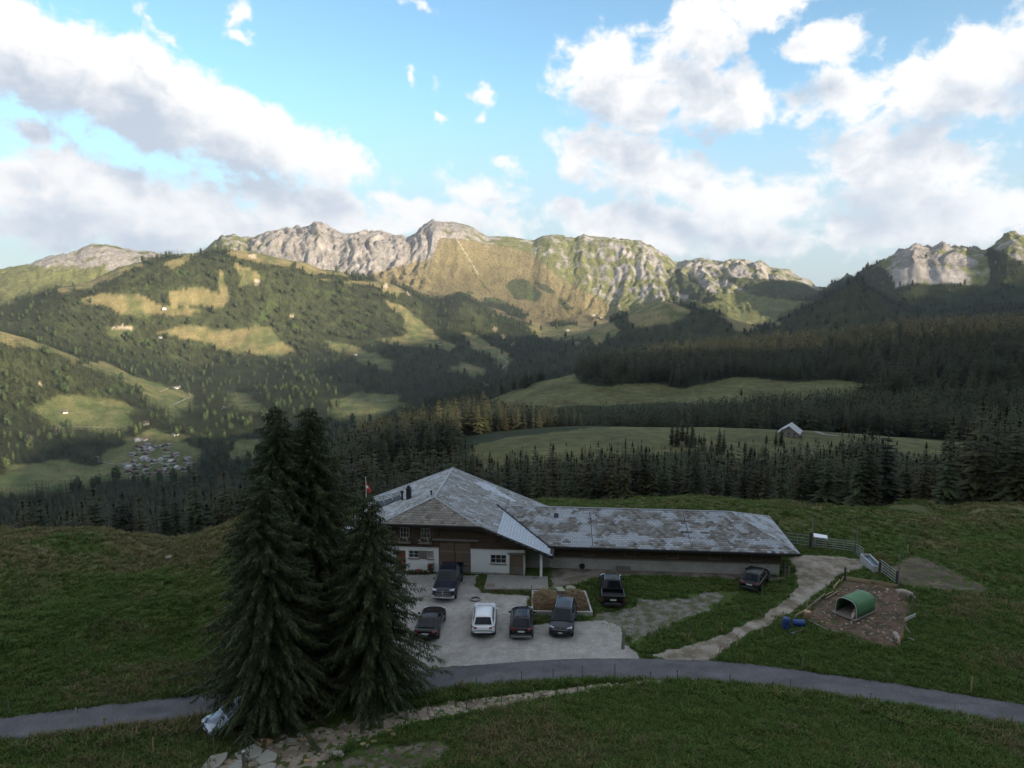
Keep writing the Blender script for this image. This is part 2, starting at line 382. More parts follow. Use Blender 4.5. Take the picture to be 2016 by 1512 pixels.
def relief(x, y, az, r):
    """hill and mountain relief added to the profile"""
    z = sstep(r, 250, 600)*(2.2*fbm(x/60, y/60, 3, 11))
    z = z + sstep(r, 1500, 2300)*(11*fbm(x/330, y/330, 4, 21))
    # gullies run down the fall line of the faces
    mt = sstep(r, 4600, 5600)*(1-sstep(r, 7600, 9000))
    rk = np.interp(az, pazel(tab([-200, 0, 330, 420, 560, 800, 860, 930, 1040, 1120, 1300, 1420, 1620, 1660, 2016, 2250]), np.full(16, 520.))[0],
                   [.5, .5, .4, .6, .85, .85, .35, .07, .10, .42, .55, .65, .4, .95, 1.1, .7])
    s = az*6000
    wob = .55*fbm(x/420, y/420, 3, 40)
    g = ridged(s/230+wob, r/1500, 4, 31)
    g2 = ridged(s/75+2*wob, r/520, 3, 37)
    g3 = fbm(s/45, r/60, 3, 44)
    crest = np.abs(r-np.interp(az, azc, np.where(azc > pazel(1630, 520)[0], 5250., 6500.)))
    ck = 0.25+0.75*sstep(crest, 0, 420)
    z = z + mt*rk*(150*(g-0.42)*ck + 78*(g2-0.38)*(0.35+0.65*ck) + 18*g3)
    jag = np.interp(az, pazel(tab([-200, 380, 560, 835, 880, 1000, 1060, 1150, 1340, 1620, 1740, 2250]), np.full(12, 520.))[0], [.2, .2, .8, .8, .22, .10, .2, .5, 1.0, .8, 1.3, 1.2])
    z = z + mt*jag*(1-sstep(crest, 0, 700)*.6)*(17*fbm(s/85+wob, r/330, 3, 46) + 9*ridged(s/34, r/140, 3, 47) + 5*fbm(s/16, r/40, 2, 48))
    return z
def height(x, y):
    x = np.asarray(x, float); y = np.asarray(y, float); sh = x.shape; x = x.ravel(); y = y.ravel()
    r = np.hypot(x, y); az = np.arctan2(x, y)
    front = np.abs(az) < R(46)
    z = np.zeros(len(x))
    if front.any():
        f = front; z[f] = prof_z(az[f], r[f])+relief(x[f], y[f], az[f], r[f])
    b = ~front
    if b.any():   # beyond the sides of the view the same hills run on and die out behind
        az2 = np.clip(az[b], R(-45.9), R(45.9)); k = 1-sstep(np.abs(az[b]), R(46), R(95))
        z[b] = (prof_z(az2, r[b])+relief(x[b], y[b], az2, r[b]))*k
    near = r < 175
    z[near] += local(x[near], y[near])
    z += behind(x, y)
    return z.reshape(sh)
def h1(x, y): return float(height(np.array([x]), np.array([y]))[0])
def ground_at(px, py, zoff=0.0, rmax=130.0):
    """where the line of sight of a photo pixel meets the near ground"""
    a, b, c = pray(px, py); t = np.linspace(22, rmax, 2200)
    X, Y, Z = a*t, b*t, CAMH+c*t
    d = Z-(height(X, Y)+zoff); i = int(np.argmax(d < 0)) if (d < 0).any() else len(t)-1
    k = d[i-1]/(d[i-1]-d[i]) if i > 0 else 0; tt = t[i-1]+(t[i]-t[i-1])*k
    return Vector((a*tt, b*tt, h1(a*tt, b*tt)))
# ------------------------------------------------------------------ materials
MATS = {}
def mat(name, base=(0.5, 0.5, 0.5), rough=0.7, metal=0.0, var=0.0, scale=4.0, bump=0.0, bscale=None, coat=0.0, stretch=(1, 1, 1),
        second=None, attr=False, spec=0.5, objvar=0.0, detail=5, transl=0.0):
    """procedural Principled material: base colour with a second tone mixed by noise, noise bump"""
    if name in MATS: return MATS[name]
    m = bpy.data.materials.new(name); m.use_nodes = True; N = NT(m.node_tree); N.n.clear()
    bs = N.node('ShaderNodeBsdfPrincipled'); out = N.node('ShaderNodeOutputMaterial')
    N.l.new(bs.outputs[0], out.inputs[0])
    tc = N.node('ShaderNodeTexCoord'); mp = N.node('ShaderNodeMapping'); N.l.new(tc.outputs['Object'], mp.inputs[0]); mp.inputs['Scale'].default_value = stretch
    vec = mp.outputs[0]
    if attr:
        a = N.node('ShaderNodeAttribute', dict(attribute_name='Col')); c = a.outputs['Color']
    else: c = None
    if var or second:
        nz = N.noise(vec, scale, detail, 0.6)
        if second: cc = N.mix(N.smooth(nz, 0.38, 0.62), c4(base), c4(second))
        else:
            k = N.math('ADD', N.math('MULTIPLY', N.math('SUBTRACT', nz, 0.5), 2.4*var), 1.0)
            cv = N.node('ShaderNodeCombineXYZ', None, {0: k, 1: k, 2: k})
            cc = N.mix(1.0, c if c is not None else c4(base), cv.outputs[0], 'MULTIPLY')
        if second and var:
            nz2 = N.noise(vec, scale*5, 4, 0.6); k = N.math('ADD', N.math('MULTIPLY', N.math('SUBTRACT', nz2, 0.5), 2.4*var), 1.0)
            cv = N.node('ShaderNodeCombineXYZ', None, {0: k, 1: k, 2: k}); cc = N.mix(1.0, cc, cv.outputs[0], 'MULTIPLY')
        c = cc
    if objvar:
        oi = N.node('ShaderNodeObjectInfo'); k = N.math('ADD', N.math('MULTIPLY', oi.outputs['Random'], 2*objvar), 1.0-objvar)
        k2 = N.math('ADD', N.math('MULTIPLY', N.math('FRACT', N.math('MULTIPLY', oi.outputs['Random'], 7.3)), objvar), 1.0-objvar*.5)
        cv = N.node('ShaderNodeCombineXYZ', None, {0: N.math('MULTIPLY', k, k2), 1: k, 2: k}); c = N.mix(1.0, c if c is not None else c4(base), cv.outputs[0], 'MULTIPLY')
    if c is None: bs.inputs['Base Color'].default_value = c4(base)
    else: N.l.new(c, bs.inputs['Base Color'])
    bs.inputs['Roughness'].default_value = rough; bs.inputs['Metallic'].default_value = metal
    bs.inputs['Specular IOR Level'].default_value = spec
    if coat: bs.inputs['Coat Weight'].default_value = coat; bs.inputs['Coat Roughness'].default_value = 0.04
    if bump:
        b = N.node('ShaderNodeBump', None, {'Strength': min(bump, 1.0), 'Distance': 0.1*max(bump, 1.0) if bump > 1 else 0.05})
        N.l.new(N.noise(vec, bscale or scale*4, 5, 0.65), b.inputs['Height']); N.l.new(b.outputs[0], bs.inputs['Normal'])
    MATS[name] = m; return m

def terrain_mat(name, fine, mid, bump_d, bump_s):
    m = bpy.data.materials.new(name); m.use_nodes = True; N = NT(m.node_tree); N.n.clear()
    bs = N.node('ShaderNodeBsdfPrincipled'); out = N.node('ShaderNodeOutputMaterial'); N.l.new(bs.outputs[0], out.inputs[0])
    geo = N.node('ShaderNodeNewGeometry'); a = N.node('ShaderNodeAttribute', dict(attribute_name='Col'))
    n1 = N.noise(geo.outputs['Position'], fine, 6, 0.7); n2 = N.noise(geo.outputs['Position'], mid, 5, 0.6)
    k = N.math('MULTIPLY', N.math('ADD', N.math('MULTIPLY', N.math('SUBTRACT', n1, 0.5), 1.7), 1.0), N.math('ADD', N.math('MULTIPLY', N.math('SUBTRACT', n2, 0.5), 0.9), 1.0))
    cv = N.node('ShaderNodeCombineXYZ', None, {0: k, 1: k, 2: k})
    N.l.new(N.mix(1.0, a.outputs['Color'], cv.outputs[0], 'MULTIPLY'), bs.inputs['Base Color'])
    bs.inputs['Roughness'].default_value = 0.95; bs.inputs['Specular IOR Level'].default_value = 0.15
    b = N.node('ShaderNodeBump', None, {'Strength': bump_s, 'Distance': bump_d}); N.l.new(n1, b.inputs['Height']); N.l.new(b.outputs[0], bs.inputs['Normal'])
    return m

# ------------------------------------------------------------------ land cover, traced from the photograph
MEADOWS_FAR = [
    [(-200, 640), (0, 655), (60, 667), (150, 704), (158, 722), (90, 692), (0, 670), (-200, 650)],
    [(168, 716), (205, 711), (290, 750), (378, 776), (390, 808), (345, 824), (285, 792), (268, 766), (232, 745)],
    [(60, 802), (100, 785), (192, 777), (262, 800), (268, 842), (230, 856), (120, 850), (85, 832)],
    [(235, 868), (300, 845), (372, 858), (330, 882), (250, 884)],
    [(190, 905), (255, 872), (340, 862), (385, 884), (405, 912), (330, 950), (180, 948)],
    [(-200, 940), (0, 930), (100, 902), (190, 916), (190, 960), (0, 985), (-200, 985)],
    [(438, 862), (512, 866), (507, 908), (450, 904)],
    [(452, 782), (478, 774), (512, 800), (500, 818), (458, 802)],
    [(645, 790), (700, 772), (785, 778), (800, 800), (735, 828), (650, 832)],
    [(308, 657), (360, 640), (430, 648), (490, 650), (505, 638), (540, 648), (548, 668), (582, 692), (540, 704), (430, 692), (418, 672), (366, 670)],
    [(155, 594), (205, 575), (270, 580), (310, 600), (395, 612), (392, 622), (300, 620), (235, 624), (215, 606)],
    [(332, 572), (390, 564), (452, 585), (440, 608), (340, 602)],
    [(428, 532), (438, 528), (452, 584), (434, 592)],
    [(105, 568), (180, 546), (232, 520), (288, 512), (280, 524), (222, 545), (180, 568), (120, 578)],
    [(322, 520), (372, 498), (388, 502), (345, 530)],
    [(440, 500), (470, 487), (500, 490), (600, 513), (700, 545), (640, 542), (560, 526), (500, 514)],
    [(468, 520), (500, 530), (520, 552), (500, 560), (470, 570), (478, 545)],
    [(762, 588), (790, 602), (840, 642), (905, 692), (835, 684), (770, 682), (755, 670), (800, 656), (800, 628), (768, 612)],
    [(690, 700), (745, 703), (782, 718), (772, 730), (700, 714)], [(640, 668), (690, 682), (760, 700), (720, 706), (660, 690)],
    [(905, 655), (930, 662), (990, 688), (1012, 712), (990, 738), (966, 706), (930, 690)], [(875, 722), (920, 714), (962, 735), (945, 752), (900, 738)],
    [(1236, 622), (1268, 596), (1310, 586), (1335, 598), (1362, 616), (1340, 630), (1250, 646)],
    [(1030, 640), (1190, 630), (1225, 648), (1180, 680), (1150, 668), (1100, 676), (1060, 668)],
    [(1380, 575), (1500, 595), (1535, 640), (1450, 655), (1410, 610)],
    [(620, 548), (700, 556), (760, 552), (800, 575), (780, 588), (740, 566)],
    [(-200, 560), (-10, 560), (40, 585), (20, 600), (-200, 620)], [(205, 655), (260, 638), (272, 650), (225, 668)],
]
TREES_HIGH = [[(996, 562), (1012, 548), (1030, 552), (1064, 588), (1058, 594), (1015, 588)], [(1024, 548), (1040, 552), (1068, 582), (1060, 590)], [(1052, 551), (1070, 560), (1092, 577), (1075, 580), (1056, 564)],
              [(950, 588), (975, 582), (1040, 622), (1030, 632), (985, 612), (952, 600)], [(1100, 588), (1112, 590), (1128, 608), (1112, 610)], [(893, 582), (925, 574), (930, 590), (900, 592)],
              [(1085, 634), (1130, 634), (1140, 645), (1090, 645)], [(934, 532), (966, 577), (962, 578), (931, 533)],
              [(1420, 545), (1560, 552), (1625, 578), (1600, 596), (1480, 580)], [(1600, 610), (1640, 556), (1700, 536), (1730, 520), (1752, 540), (1765, 580), (1790, 615), (1720, 630)], [(1940, 500), (1960, 490), (2030, 520), (2030, 560), (1950, 560)],
              [(1330, 525), (1420, 590), (1380, 600), (1310, 560)], [(1830, 560), (2016, 585), (2016, 600), (1840, 600)]]
MEADOW_L2 = [(905, 925), (935, 884), (1000, 866), (1180, 843), (1340, 836), (1560, 830), (1935, 832), (1935, 905), (1900, 942), (1850, 926), (1735, 874), (1680, 872), (1610, 905), (1480, 908), (1420, 905), (1370, 885), (1300, 893), (1200, 900), (1060, 925), (990, 930)]
MEADOW_L4 = [(915, 815), (945, 792), (1000, 772), (1060, 750), (1143, 728), (1150, 752), (1200, 758), (1290, 757), (1345, 768), (1440, 738), (1500, 742), (1560, 750), (1640, 742), (1740, 756), (1735, 770), (1640, 790), (1500, 792), (1300, 800), (1100, 802)]
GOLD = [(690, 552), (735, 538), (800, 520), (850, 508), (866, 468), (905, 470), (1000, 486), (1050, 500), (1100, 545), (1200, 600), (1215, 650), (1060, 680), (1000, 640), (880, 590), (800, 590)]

def meadow_mask(x, y, px, py, r):
    """1 where the photograph shows open ground"""
    jx = px+(16*fbm(x/150, y/150, 4, 61))*np.clip(3200/r, .6, 1.6); jy = py+(8*fbm(x/110, y/110, 4, 62))*np.clip(3200/r, .6, 1.6)
    m = np.zeros(len(x), bool)
    f = r > 1550
    for p in MEADOWS_FAR: m[f] |= in_poly(jx[f], jy[f], p)
    hi = f & (r > 4750)
    m |= hi
    for p in TREES_HIGH: m[hi] &= ~in_poly(jx[hi], jy[hi], p)
    k = (r > 290) & (r < 560); m[k] |= in_poly(jx[k], jy[k], MEADOW_L2)
    k = (r > 640) & (r < 1060); m[k] |= in_poly(jx[k], jy[k], MEADOW_L4)
    return m

def land_colour(x, y, z, r, az):
    n = len(x); px, py = pproj(x, y, z)
    n1 = fbm(x/40, y/40, 4, 71); n2 = fbm(x/9, y/6, 4, 72); n3 = fbm(x/160, y/160, 4, 73)
    C = np.zeros((n, 3))
    def put(w, c): C[:] = C*(1-w[:, None])+np.array(c)*w[:, None]
    one = np.ones(n)
    # near alp
    put(one, (.062, .094, .024))
    dry = sstep(n2*0.9+n1*0.6, 0.05, 0.75)*0.75
    lc = sstep(-x, 10, 20)*sstep(y, 56, 66)
    dry = np.maximum(dry, lc*sstep(n2+n1*.5+0.55, 0.0, 0.6))
    bk = sstep(y, 72, 80)*sstep(x, -10, 20); dry = np.maximum(dry, bk*(.45+.5*sstep(n2+0.15, -.2, .6)))
    fg = sstep(road_low(x)-y, 0.5, 4)*(0.40*sstep(n2+n1, -.15, .65)+0.06)
    dry = np.maximum(dry, fg)
    put(dry, (.140, .120, .056)); put(sstep(fbm(x/2.6, y/2.2, 3, 77), .25, .7)*.5, (.045, .075, .017))
    # forest floor and open ground further out
    far = sstep(r, 140, 230); put(far, (.028, .036, .016))
    m = meadow_mask(x, y, px, py, r)
    mid = m & (r < 1500); C[mid] = np.array([.100, .098, .040])*(1+0.35*n2[mid, None]+.35*n1[mid, None])
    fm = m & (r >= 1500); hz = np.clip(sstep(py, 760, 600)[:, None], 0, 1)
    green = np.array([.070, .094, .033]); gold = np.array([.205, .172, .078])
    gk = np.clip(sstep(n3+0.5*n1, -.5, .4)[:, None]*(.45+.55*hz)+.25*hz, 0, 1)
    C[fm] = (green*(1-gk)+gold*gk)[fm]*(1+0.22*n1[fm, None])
    # forest ground on far slopes with paler breaks
    ff = (~m) & (r > 1550); C[ff] = np.array([.058, .068, .028])*(1+.45*n1[ff, None])
    brk = ff & (fbm(x/90, y/70, 3, 90) > .42); C[brk] = np.array([.075, .105, .032])
    # high ground: grass, rock, scree
    h = r > 4750
    s = az*6000; wob = 1.1*fbm(x/500, y/500, 2, 40)
    streak = ridged(s/75+2*wob, r/520, 3, 37); st2 = ridged(s/230+wob, r/1500, 4, 31)
    blot = fbm(x/120, r/90, 5, 91)
    rk = np.clip(np.interp(px, [-200, 0, 60, 330, 420, 470, 560, 840, 980, 1060, 1200, 1330, 1350, 1600, 1640, 1735, 1790, 1945], [.45, .5, .6, .5, .15, .35, .85, .85, .35, .30, .40, .38, .55, .45, .08, .15, .95, .30]), 0, 1)
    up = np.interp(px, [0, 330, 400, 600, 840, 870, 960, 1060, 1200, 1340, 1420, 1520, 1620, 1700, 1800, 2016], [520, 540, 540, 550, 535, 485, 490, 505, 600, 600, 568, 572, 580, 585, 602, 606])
    rock = sstep(rk*1.15-0.55+0.75*blot+0.35*(st2-.45)+0.25*(streak-.4)-0.9*sstep(py-up, -12, 22), -.12, .22)
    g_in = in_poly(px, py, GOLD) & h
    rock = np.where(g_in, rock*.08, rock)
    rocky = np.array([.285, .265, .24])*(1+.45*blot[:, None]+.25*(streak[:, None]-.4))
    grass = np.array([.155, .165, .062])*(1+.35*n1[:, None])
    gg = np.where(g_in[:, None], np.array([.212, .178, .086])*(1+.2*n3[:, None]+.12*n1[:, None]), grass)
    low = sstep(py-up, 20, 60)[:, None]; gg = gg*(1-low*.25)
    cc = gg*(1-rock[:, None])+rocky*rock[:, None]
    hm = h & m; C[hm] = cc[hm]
    # erosion scars and the straight ski track
    scar = hm & (np.abs(np.interp(py, [455, 480, 520, 575], [890, 905, 930, 962])-px) < 1.2) & (py > 455) & (py < 540); C[scar] = (.40, .36, .26)
    for (cx, cy_, w, hh) in [(238, 645, 18, 5), (573, 622, 4, 5), (80, 693+60, 3, 3), (497, 505, 8, 5), (507, 556, 6, 5), (975, 648, 6, 5), (990, 662, 4, 5), (1012, 678, 7, 5), (1135, 676, 7, 4), (805, 575, 5, 8), (760, 562, 4, 5), (112, 850, 6, 6), (60, 862, 8, 6), (620, 850, 6, 3)]:
        q = (np.hypot((px-cx)/w, (py-cy_)/hh)+.5*pn(x/25, y/25, 5) < 1) & (r > 1550); C[q] = (.42, .35, .25)
    return np.clip(C, .005, .9), m

def polar_patch(name, az, rows, material, close=False):
    A, RR = np.meshgrid(az, rows); a = A.ravel(); r = RR.ravel()
    x = r*np.sin(a); y = r*np.cos(a); z = height(x, y)
    C, m = land_colour(x, y, z, r, a)
    na, nr = len(az), len(rows); i = np.arange(nr-1)[:, None]*na+np.arange(na-1)[None, :]
    i = i.ravel(); F = np.stack([i, i+1, i+na+1, i+na], 1)
    me = mesh_np(name, np.stack([x, y, z], 1), F, material, C, smooth=(name != 'mountains'))
    return me, (x, y, z, r, a)

MT_near = terrain_mat("alp_grass", 3.2, 0.5, 0.12, 0.9)
MT_hill = terrain_mat("hill_ground", 0.12, 0.02, 1.5, 0.5)
MT_rock = terrain_mat("mountain_rock", 0.05, 0.010, 22.0, 1.0)
rows_g = np.concatenate([np.arange(24, 60, .36), np.arange(60, 97, .55), [97.5]])
rows_h = np.concatenate([np.arange(97.5, 300, 4), np.arange(300, 1000, 7), np.arange(1000, 2000, 16), np.arange(2000, 4900, 18)])
rows_m = np.concatenate([[rows_h[-1]], np.arange(4900, 7000, 11), np.arange(7000, 8400, 80), np.geomspace(8500, 20500, 16)])
me, _ = polar_patch("ground", AZG, rows_g, MT_near); tag(link(bpy.data.objects.new("ground", me)), "uneven alpine pasture around the farm, green and straw coloured", kind='structure')
me, HV = polar_patch("hills", AZG, rows_h, MT_hill); tag(link(bpy.data.objects.new("hills", me)), "wooded hills and valley beyond the farm", kind='structure')
me, MV = polar_patch("mountains", AZG, rows_m, MT_rock); tag(link(bpy.data.objects.new("mountains", me)), "pale limestone ridges with grass slopes across the skyline", kind='structure')
az_b = np.linspace(R(46), R(314), 240)
rows_b = np.concatenate([np.arange(24, 100, 4), np.geomspace(102, 9000, 110), [14000, 20500]])
me, _ = polar_patch("hillside", az_b, rows_b, MT_hill); tag(link(bpy.data.objects.new("hillside", me)), kind='structure')
# the pasture straight below the camera
rows_u = np.linspace(0.3, 24, 14); me, _ = polar_patch("pasture", np.linspace(-math.pi, math.pi, 120), rows_u, MT_near); tag(link(bpy.data.objects.new("pasture", me)), kind='structure')

# ------------------------------------------------------------------ air
def zmin(o):
    a = np.empty(len(o.data.vertices)*3, np.float32); o.data.vertices.foreach_get('co', a); return float(a[2::3].min())
ZLOW = min(zmin(o) for o in col.objects if o.type == 'MESH')
hb = MB(); hb.b2(-21500, 21500, -21500, 21500, ZLOW-1.0, 2000)
hm_ = bpy.data.materials.new("haze_air"); hm_.use_nodes = True; N = NT(hm_.node_tree); N.n.clear()
pv = N.node('ShaderNodeVolumePrincipled'); pv.inputs['Color'].default_value = (.72, .84, 1.0, 1); pv.inputs['Density'].default_value = 2.1e-5; pv.inputs['Anisotropy'].default_value = 0.15
N.l.new(pv.outputs[0], N.node('ShaderNodeOutputMaterial').inputs['Volume'])
HAZE = tag(hb.build("haze", hm_), "thin blue evening haze over the valley", kind='stuff')
# ------------------------------------------------------------------ scattering with geometry nodes (only for what nobody could count)
def scatter(name, P, rz, sw, sh, vi, variants, label, parent=None):
    n = len(P); me = bpy.data.meshes.new(name); me.vertices.add(n); me.vertices.foreach_set('co', np.ascontiguousarray(P, np.float32).ravel())
    for k, v, t in (('rz', rz, 'FLOAT'), ('sw', sw, 'FLOAT'), ('sh', sh, 'FLOAT'), ('vi', vi, 'INT')):
        a = me.attributes.new(k, t, 'POINT'); a.data.foreach_set('value', np.ascontiguousarray(v, np.int32 if t == 'INT' else np.float32))
    o = link(bpy.data.objects.new(name, me), parent); tag(o, label, kind='stuff')
    src = bpy.data.collections.new(name+"_sources")
    for i, m in enumerate(variants): src.objects.link(bpy.data.objects.new("%s_source_%02d" % (name, i), m))
    g = bpy.data.node_groups.new(name+"_scatter", 'GeometryNodeTree')
    g.interface.new_socket("Geometry", in_out='INPUT', socket_type='NodeSocketGeometry'); g.interface.new_socket("Geometry", in_out='OUTPUT', socket_type='NodeSocketGeometry')
    N = g.nodes; L = g.links; gi = N.new('NodeGroupInput'); go = N.new('NodeGroupOutput')
    ins = N.new('GeometryNodeInstanceOnPoints'); ci = N.new('GeometryNodeCollectionInfo'); ci.inputs['Collection'].default_value = src
    ci.inputs['Separate Children'].default_value = True; ci.inputs['Reset Children'].default_value = True
    def att(k, t):
        a = N.new('GeometryNodeInputNamedAttribute'); a.data_type = t; a.inputs['Name'].default_value = k; return a.outputs['Attribute']
    cr = N.new('ShaderNodeCombineXYZ'); L.new(att('rz', 'FLOAT'), cr.inputs[2])
    cs = N.new('ShaderNodeCombineXYZ'); w = att('sw', 'FLOAT'); L.new(w, cs.inputs[0]); L.new(w, cs.inputs[1]); L.new(att('sh', 'FLOAT'), cs.inputs[2])
    L.new(gi.outputs[0], ins.inputs['Points']); L.new(ci.outputs[0], ins.inputs['Instance']); ins.inputs['Pick Instance'].default_value = True
    L.new(att('vi', 'INT'), ins.inputs['Instance Index']); L.new(cr.outputs[0], ins.inputs['Rotation']); L.new(cs.outputs[0], ins.inputs['Scale'])
    L.new(ins.outputs[0], go.inputs[0])
    md = o.modifiers.new('scatter', 'NODES'); md.node_group = g
    return o

# ------------------------------------------------------------------ conifers
M_needle = mat("spruce_needles", (.040, .042, .016), .8, var=.35, scale=1.2, objvar=.42, spec=.25)
M_needle2 = mat("spruce_needles_near", (.042, .055, .019), .75, var=.45, scale=2.5, spec=.25)
M_larch = mat("leafy_green", (.045, .066, .024), .75, var=.35, scale=.9, objvar=.25, spec=.25)
M_bark = mat("spruce_bark", (.085, .066, .050), .9, var=.4, scale=6, bump=.6, stretch=(1, 1, .25))

def quad_mesh(name, Q, material):
    """Q: (n,4,3) corner array"""
    n = len(Q); return mesh_np(name, Q.reshape(-1, 3), np.arange(n*4).reshape(n, 4), material, smooth=False)

def conifer_quads(rs, H, W, levels, per, seg, bare=0.08, jag=.35):
    """unit-less conifer crown of drooping, ragged branch blades"""
    Q = []
    for i in range(levels):
        t = (i+rs.rand()*.6)/levels; z0 = H*(bare+(1-bare)*t)
        L = W*((1-t)**.72)*(.70+.48*rs.rand())+.014*H
        if t < .12: L *= .55+3.5*t
        a0 = rs.rand()*6.28
        for k in range(per):
            a = a0+6.283*k/per+rs.randn()*.16; l = L*(.68+.5*rs.rand())
            d = np.array([math.cos(a), math.sin(a), 0]); s = np.array([-math.sin(a), math.cos(a), 0])
            droop = .30+.28*(1-t)+.12*rs.randn(); w = l*(.30+.10*rs.rand())
            pts = []
            for j in range(seg+1):
                u = j/seg; zz = z0+l*(.10*u-droop*u*u)+(.06*l if j == seg else 0)
                ww = w*(1-.75*u)*(1+jag*(rs.rand()-.5)) if j < seg else .02*l
                if j == 0: ww = w*.45
                c = d*l*u+np.array([0, 0, zz]); sag = np.array([0, 0, -.42*ww*(1+jag*rs.randn()*.5)])
                pts.append((c, c+s*ww+sag, c-s*ww+sag))
            for j in range(seg):
                c0, l0, r0 = pts[j]; c1, l1, r1 = pts[j+1]
                Q.append([c0, c1, l1, l0]); Q.append([c0, r0, r1, c1])
    top = H*1.005
    for k in range(3):
        a = k*2.1; Q.append([(0, 0, top), (.010*H*math.cos(a), .010*H*math.sin(a), .93*H), (0, 0, .90*H), (-.010*H*math.cos(a), -.010*H*math.sin(a), .93*H)])
    return np.array(Q, float)
rs = np.random.RandomState(3)
M_needle_far = mat("distant_needles", (.026, .034, .018), .85, objvar=.4, spec=.2)
FAR = [quad_mesh("conifer_far_%d" % i, conifer_quads(rs, 1.0, [.125, .11, .14, .10, .13][i], 9, 5, 1, .03), M_needle_far) for i in range(5)]
MIDT = [quad_mesh("conifer_mid_%d" % i, conifer_quads(rs, 1.0, [.135, .12, .15, .11, .14, .125][i], 15, 6, 2, [.06, .12, .05, .22, .1, .15][i]), M_needle) for i in range(6)]
CROWNS = [quad_mesh("crown_%d" % i, conifer_quads(rs, 1.0, [.135, .115, .15, .105, .14][i], 25, 8, 3, [.05, .10, .04, .16, .07][i], .5), M_needle) for i in range(5)]
def leafy_quads(rs, n=260):
    Q = []
    for k in range(n):
        v = rs.randn(3); v /= np.linalg.norm(v); rr = .62+.38*rs.rand(); lump = 1+.22*math.sin(5*v[0]+3*v[1])*math.cos(4*v[2])
        c = v*rr*lump*np.array([.34, .34, .46])+np.array([0, 0, .52]); t = np.cross(v, rs.randn(3)); t /= np.linalg.norm(t); b = np.cross(v, t); s = .075*(.6+.8*rs.rand())
        Q.append([c-t*s, c-b*s*.6, c+t*s, c+b*s*.6])
    return np.array(Q)
LEAFY = [quad_mesh("leafy_%d" % i, leafy_quads(rs), M_larch) for i in range(3)]
tb = MB(); tb.bar((0, 0, -.06), (0, 0, .96), .012, 6, .003)
t_ = tb.build("trunk", M_bark); TRUNK = t_.data; bpy.data.objects.remove(t_)

# candidates everywhere in view, thinned by cover, kept where the ground in front does not hide them
rs = np.random.RandomState(11)
def cand(r0, r1, cell):
    n = int(.5*R(82)*(r1*r1-r0*r0)/cell); r = np.sqrt(rs.rand(n)*(r1*r1-r0*r0)+r0*r0); a = (rs.rand(n)-.5)*R(82); return a, r
parts_ = [cand(160, 420, 27), cand(420, 760, 38), cand(760, 1550, 54), cand(1550, 2600, 40), cand(2600, 5400, 54)]
a = np.concatenate([p[0] for p in parts_]); r = np.concatenate([p[1] for p in parts_])
# run-max of ground elevation seen from the camera
NR = len(rows_h)+len(rows_m)-1
allr = np.concatenate([rows_h, rows_m[1:]]); na = AZN
hz = HV[2].reshape(len(rows_h), na); mz = MV[2].reshape(len(rows_m), na)[1:]
EL = (np.concatenate([hz, mz])-CAMH)/allr[:, None]
edge_el = (height(70*np.sin(AZG), 70*np.cos(AZG))-CAMH)/70; EL[0] = np.maximum(EL[0], edge_el)
RM = np.maximum.accumulate(EL, 0)
ia = np.clip(((a-AZG[0])/(AZG[1]-AZG[0])).astype(int), 0, na-1); ir = np.clip(np.searchsorted(allr, r)-2, 0, NR-1)
x = r*np.sin(a); y = r*np.cos(a)
# heights by bilinear look-up of the meshes
GZ = np.concatenate([hz, mz])
def grid_z(a, r, Z=GZ, allr=allr, NR=NR, na=na):
    f = np.clip((a-AZG[0])/(AZG[1]-AZG[0]), 0, na-1.001); i = f.astype(int); fa = f-i
    j = np.clip(np.searchsorted(allr, r)-1, 0, NR-2); fr = np.clip((r-allr[j])/(allr[j+1]-allr[j]), 0, 1)
    return (Z[j, i]*(1-fa)+Z[j, i+1]*fa)*(1-fr)+(Z[j+1, i]*(1-fa)+Z[j+1, i+1]*fa)*fr
z = grid_z(a, r); px, py = pproj(x, y, z)
cover = meadow_mask(x, y, px, py, r)
patch = fbm(x/70, y/70, 3, 81)
hgt = (18+9*rs.rand(len(a))+4*rs.randn(len(a))*.6)*np.where(r > 1500, 1.32, 1.0)*(1+.12*patch)
start = np.interp(px, [-200, 0, 480, 560, 900, 1440, 1520, 1700, 2016], [225, 225, 228, 215, 205, 205, 190, 172, 165])
hgt = np.where((r > 740) & (r < 1550), hgt*(.62+.62*rs.rand(len(a))), hgt)
keep = (~cover) & (r > start*(1+.06*pn(x/20, y/20, 6)))
# open breaks inside the woods
keep &= ~((patch > .50) & (r > 1550) & (r < 4700)); keep &= rs.rand(len(a)) < np.where(r < 1550, np.clip(1.0-.7*np.maximum(fbm(x/26, y/26, 3, 83), 0), .3, 1), np.clip(.95-.6*patch-.5*fbm(x/35, y/35, 2, 84), .25, 1))
# logged strip and the track on the near bench
jx = px; jy = py
keep &= ~((r > 230) & (r < 345) & in_poly(jx, jy, [(1400, 905), (1610, 868), (1625, 880), (1440, 918)]))
keep &= ((z+hgt-CAMH)/r > RM[ir, ia]-.012)
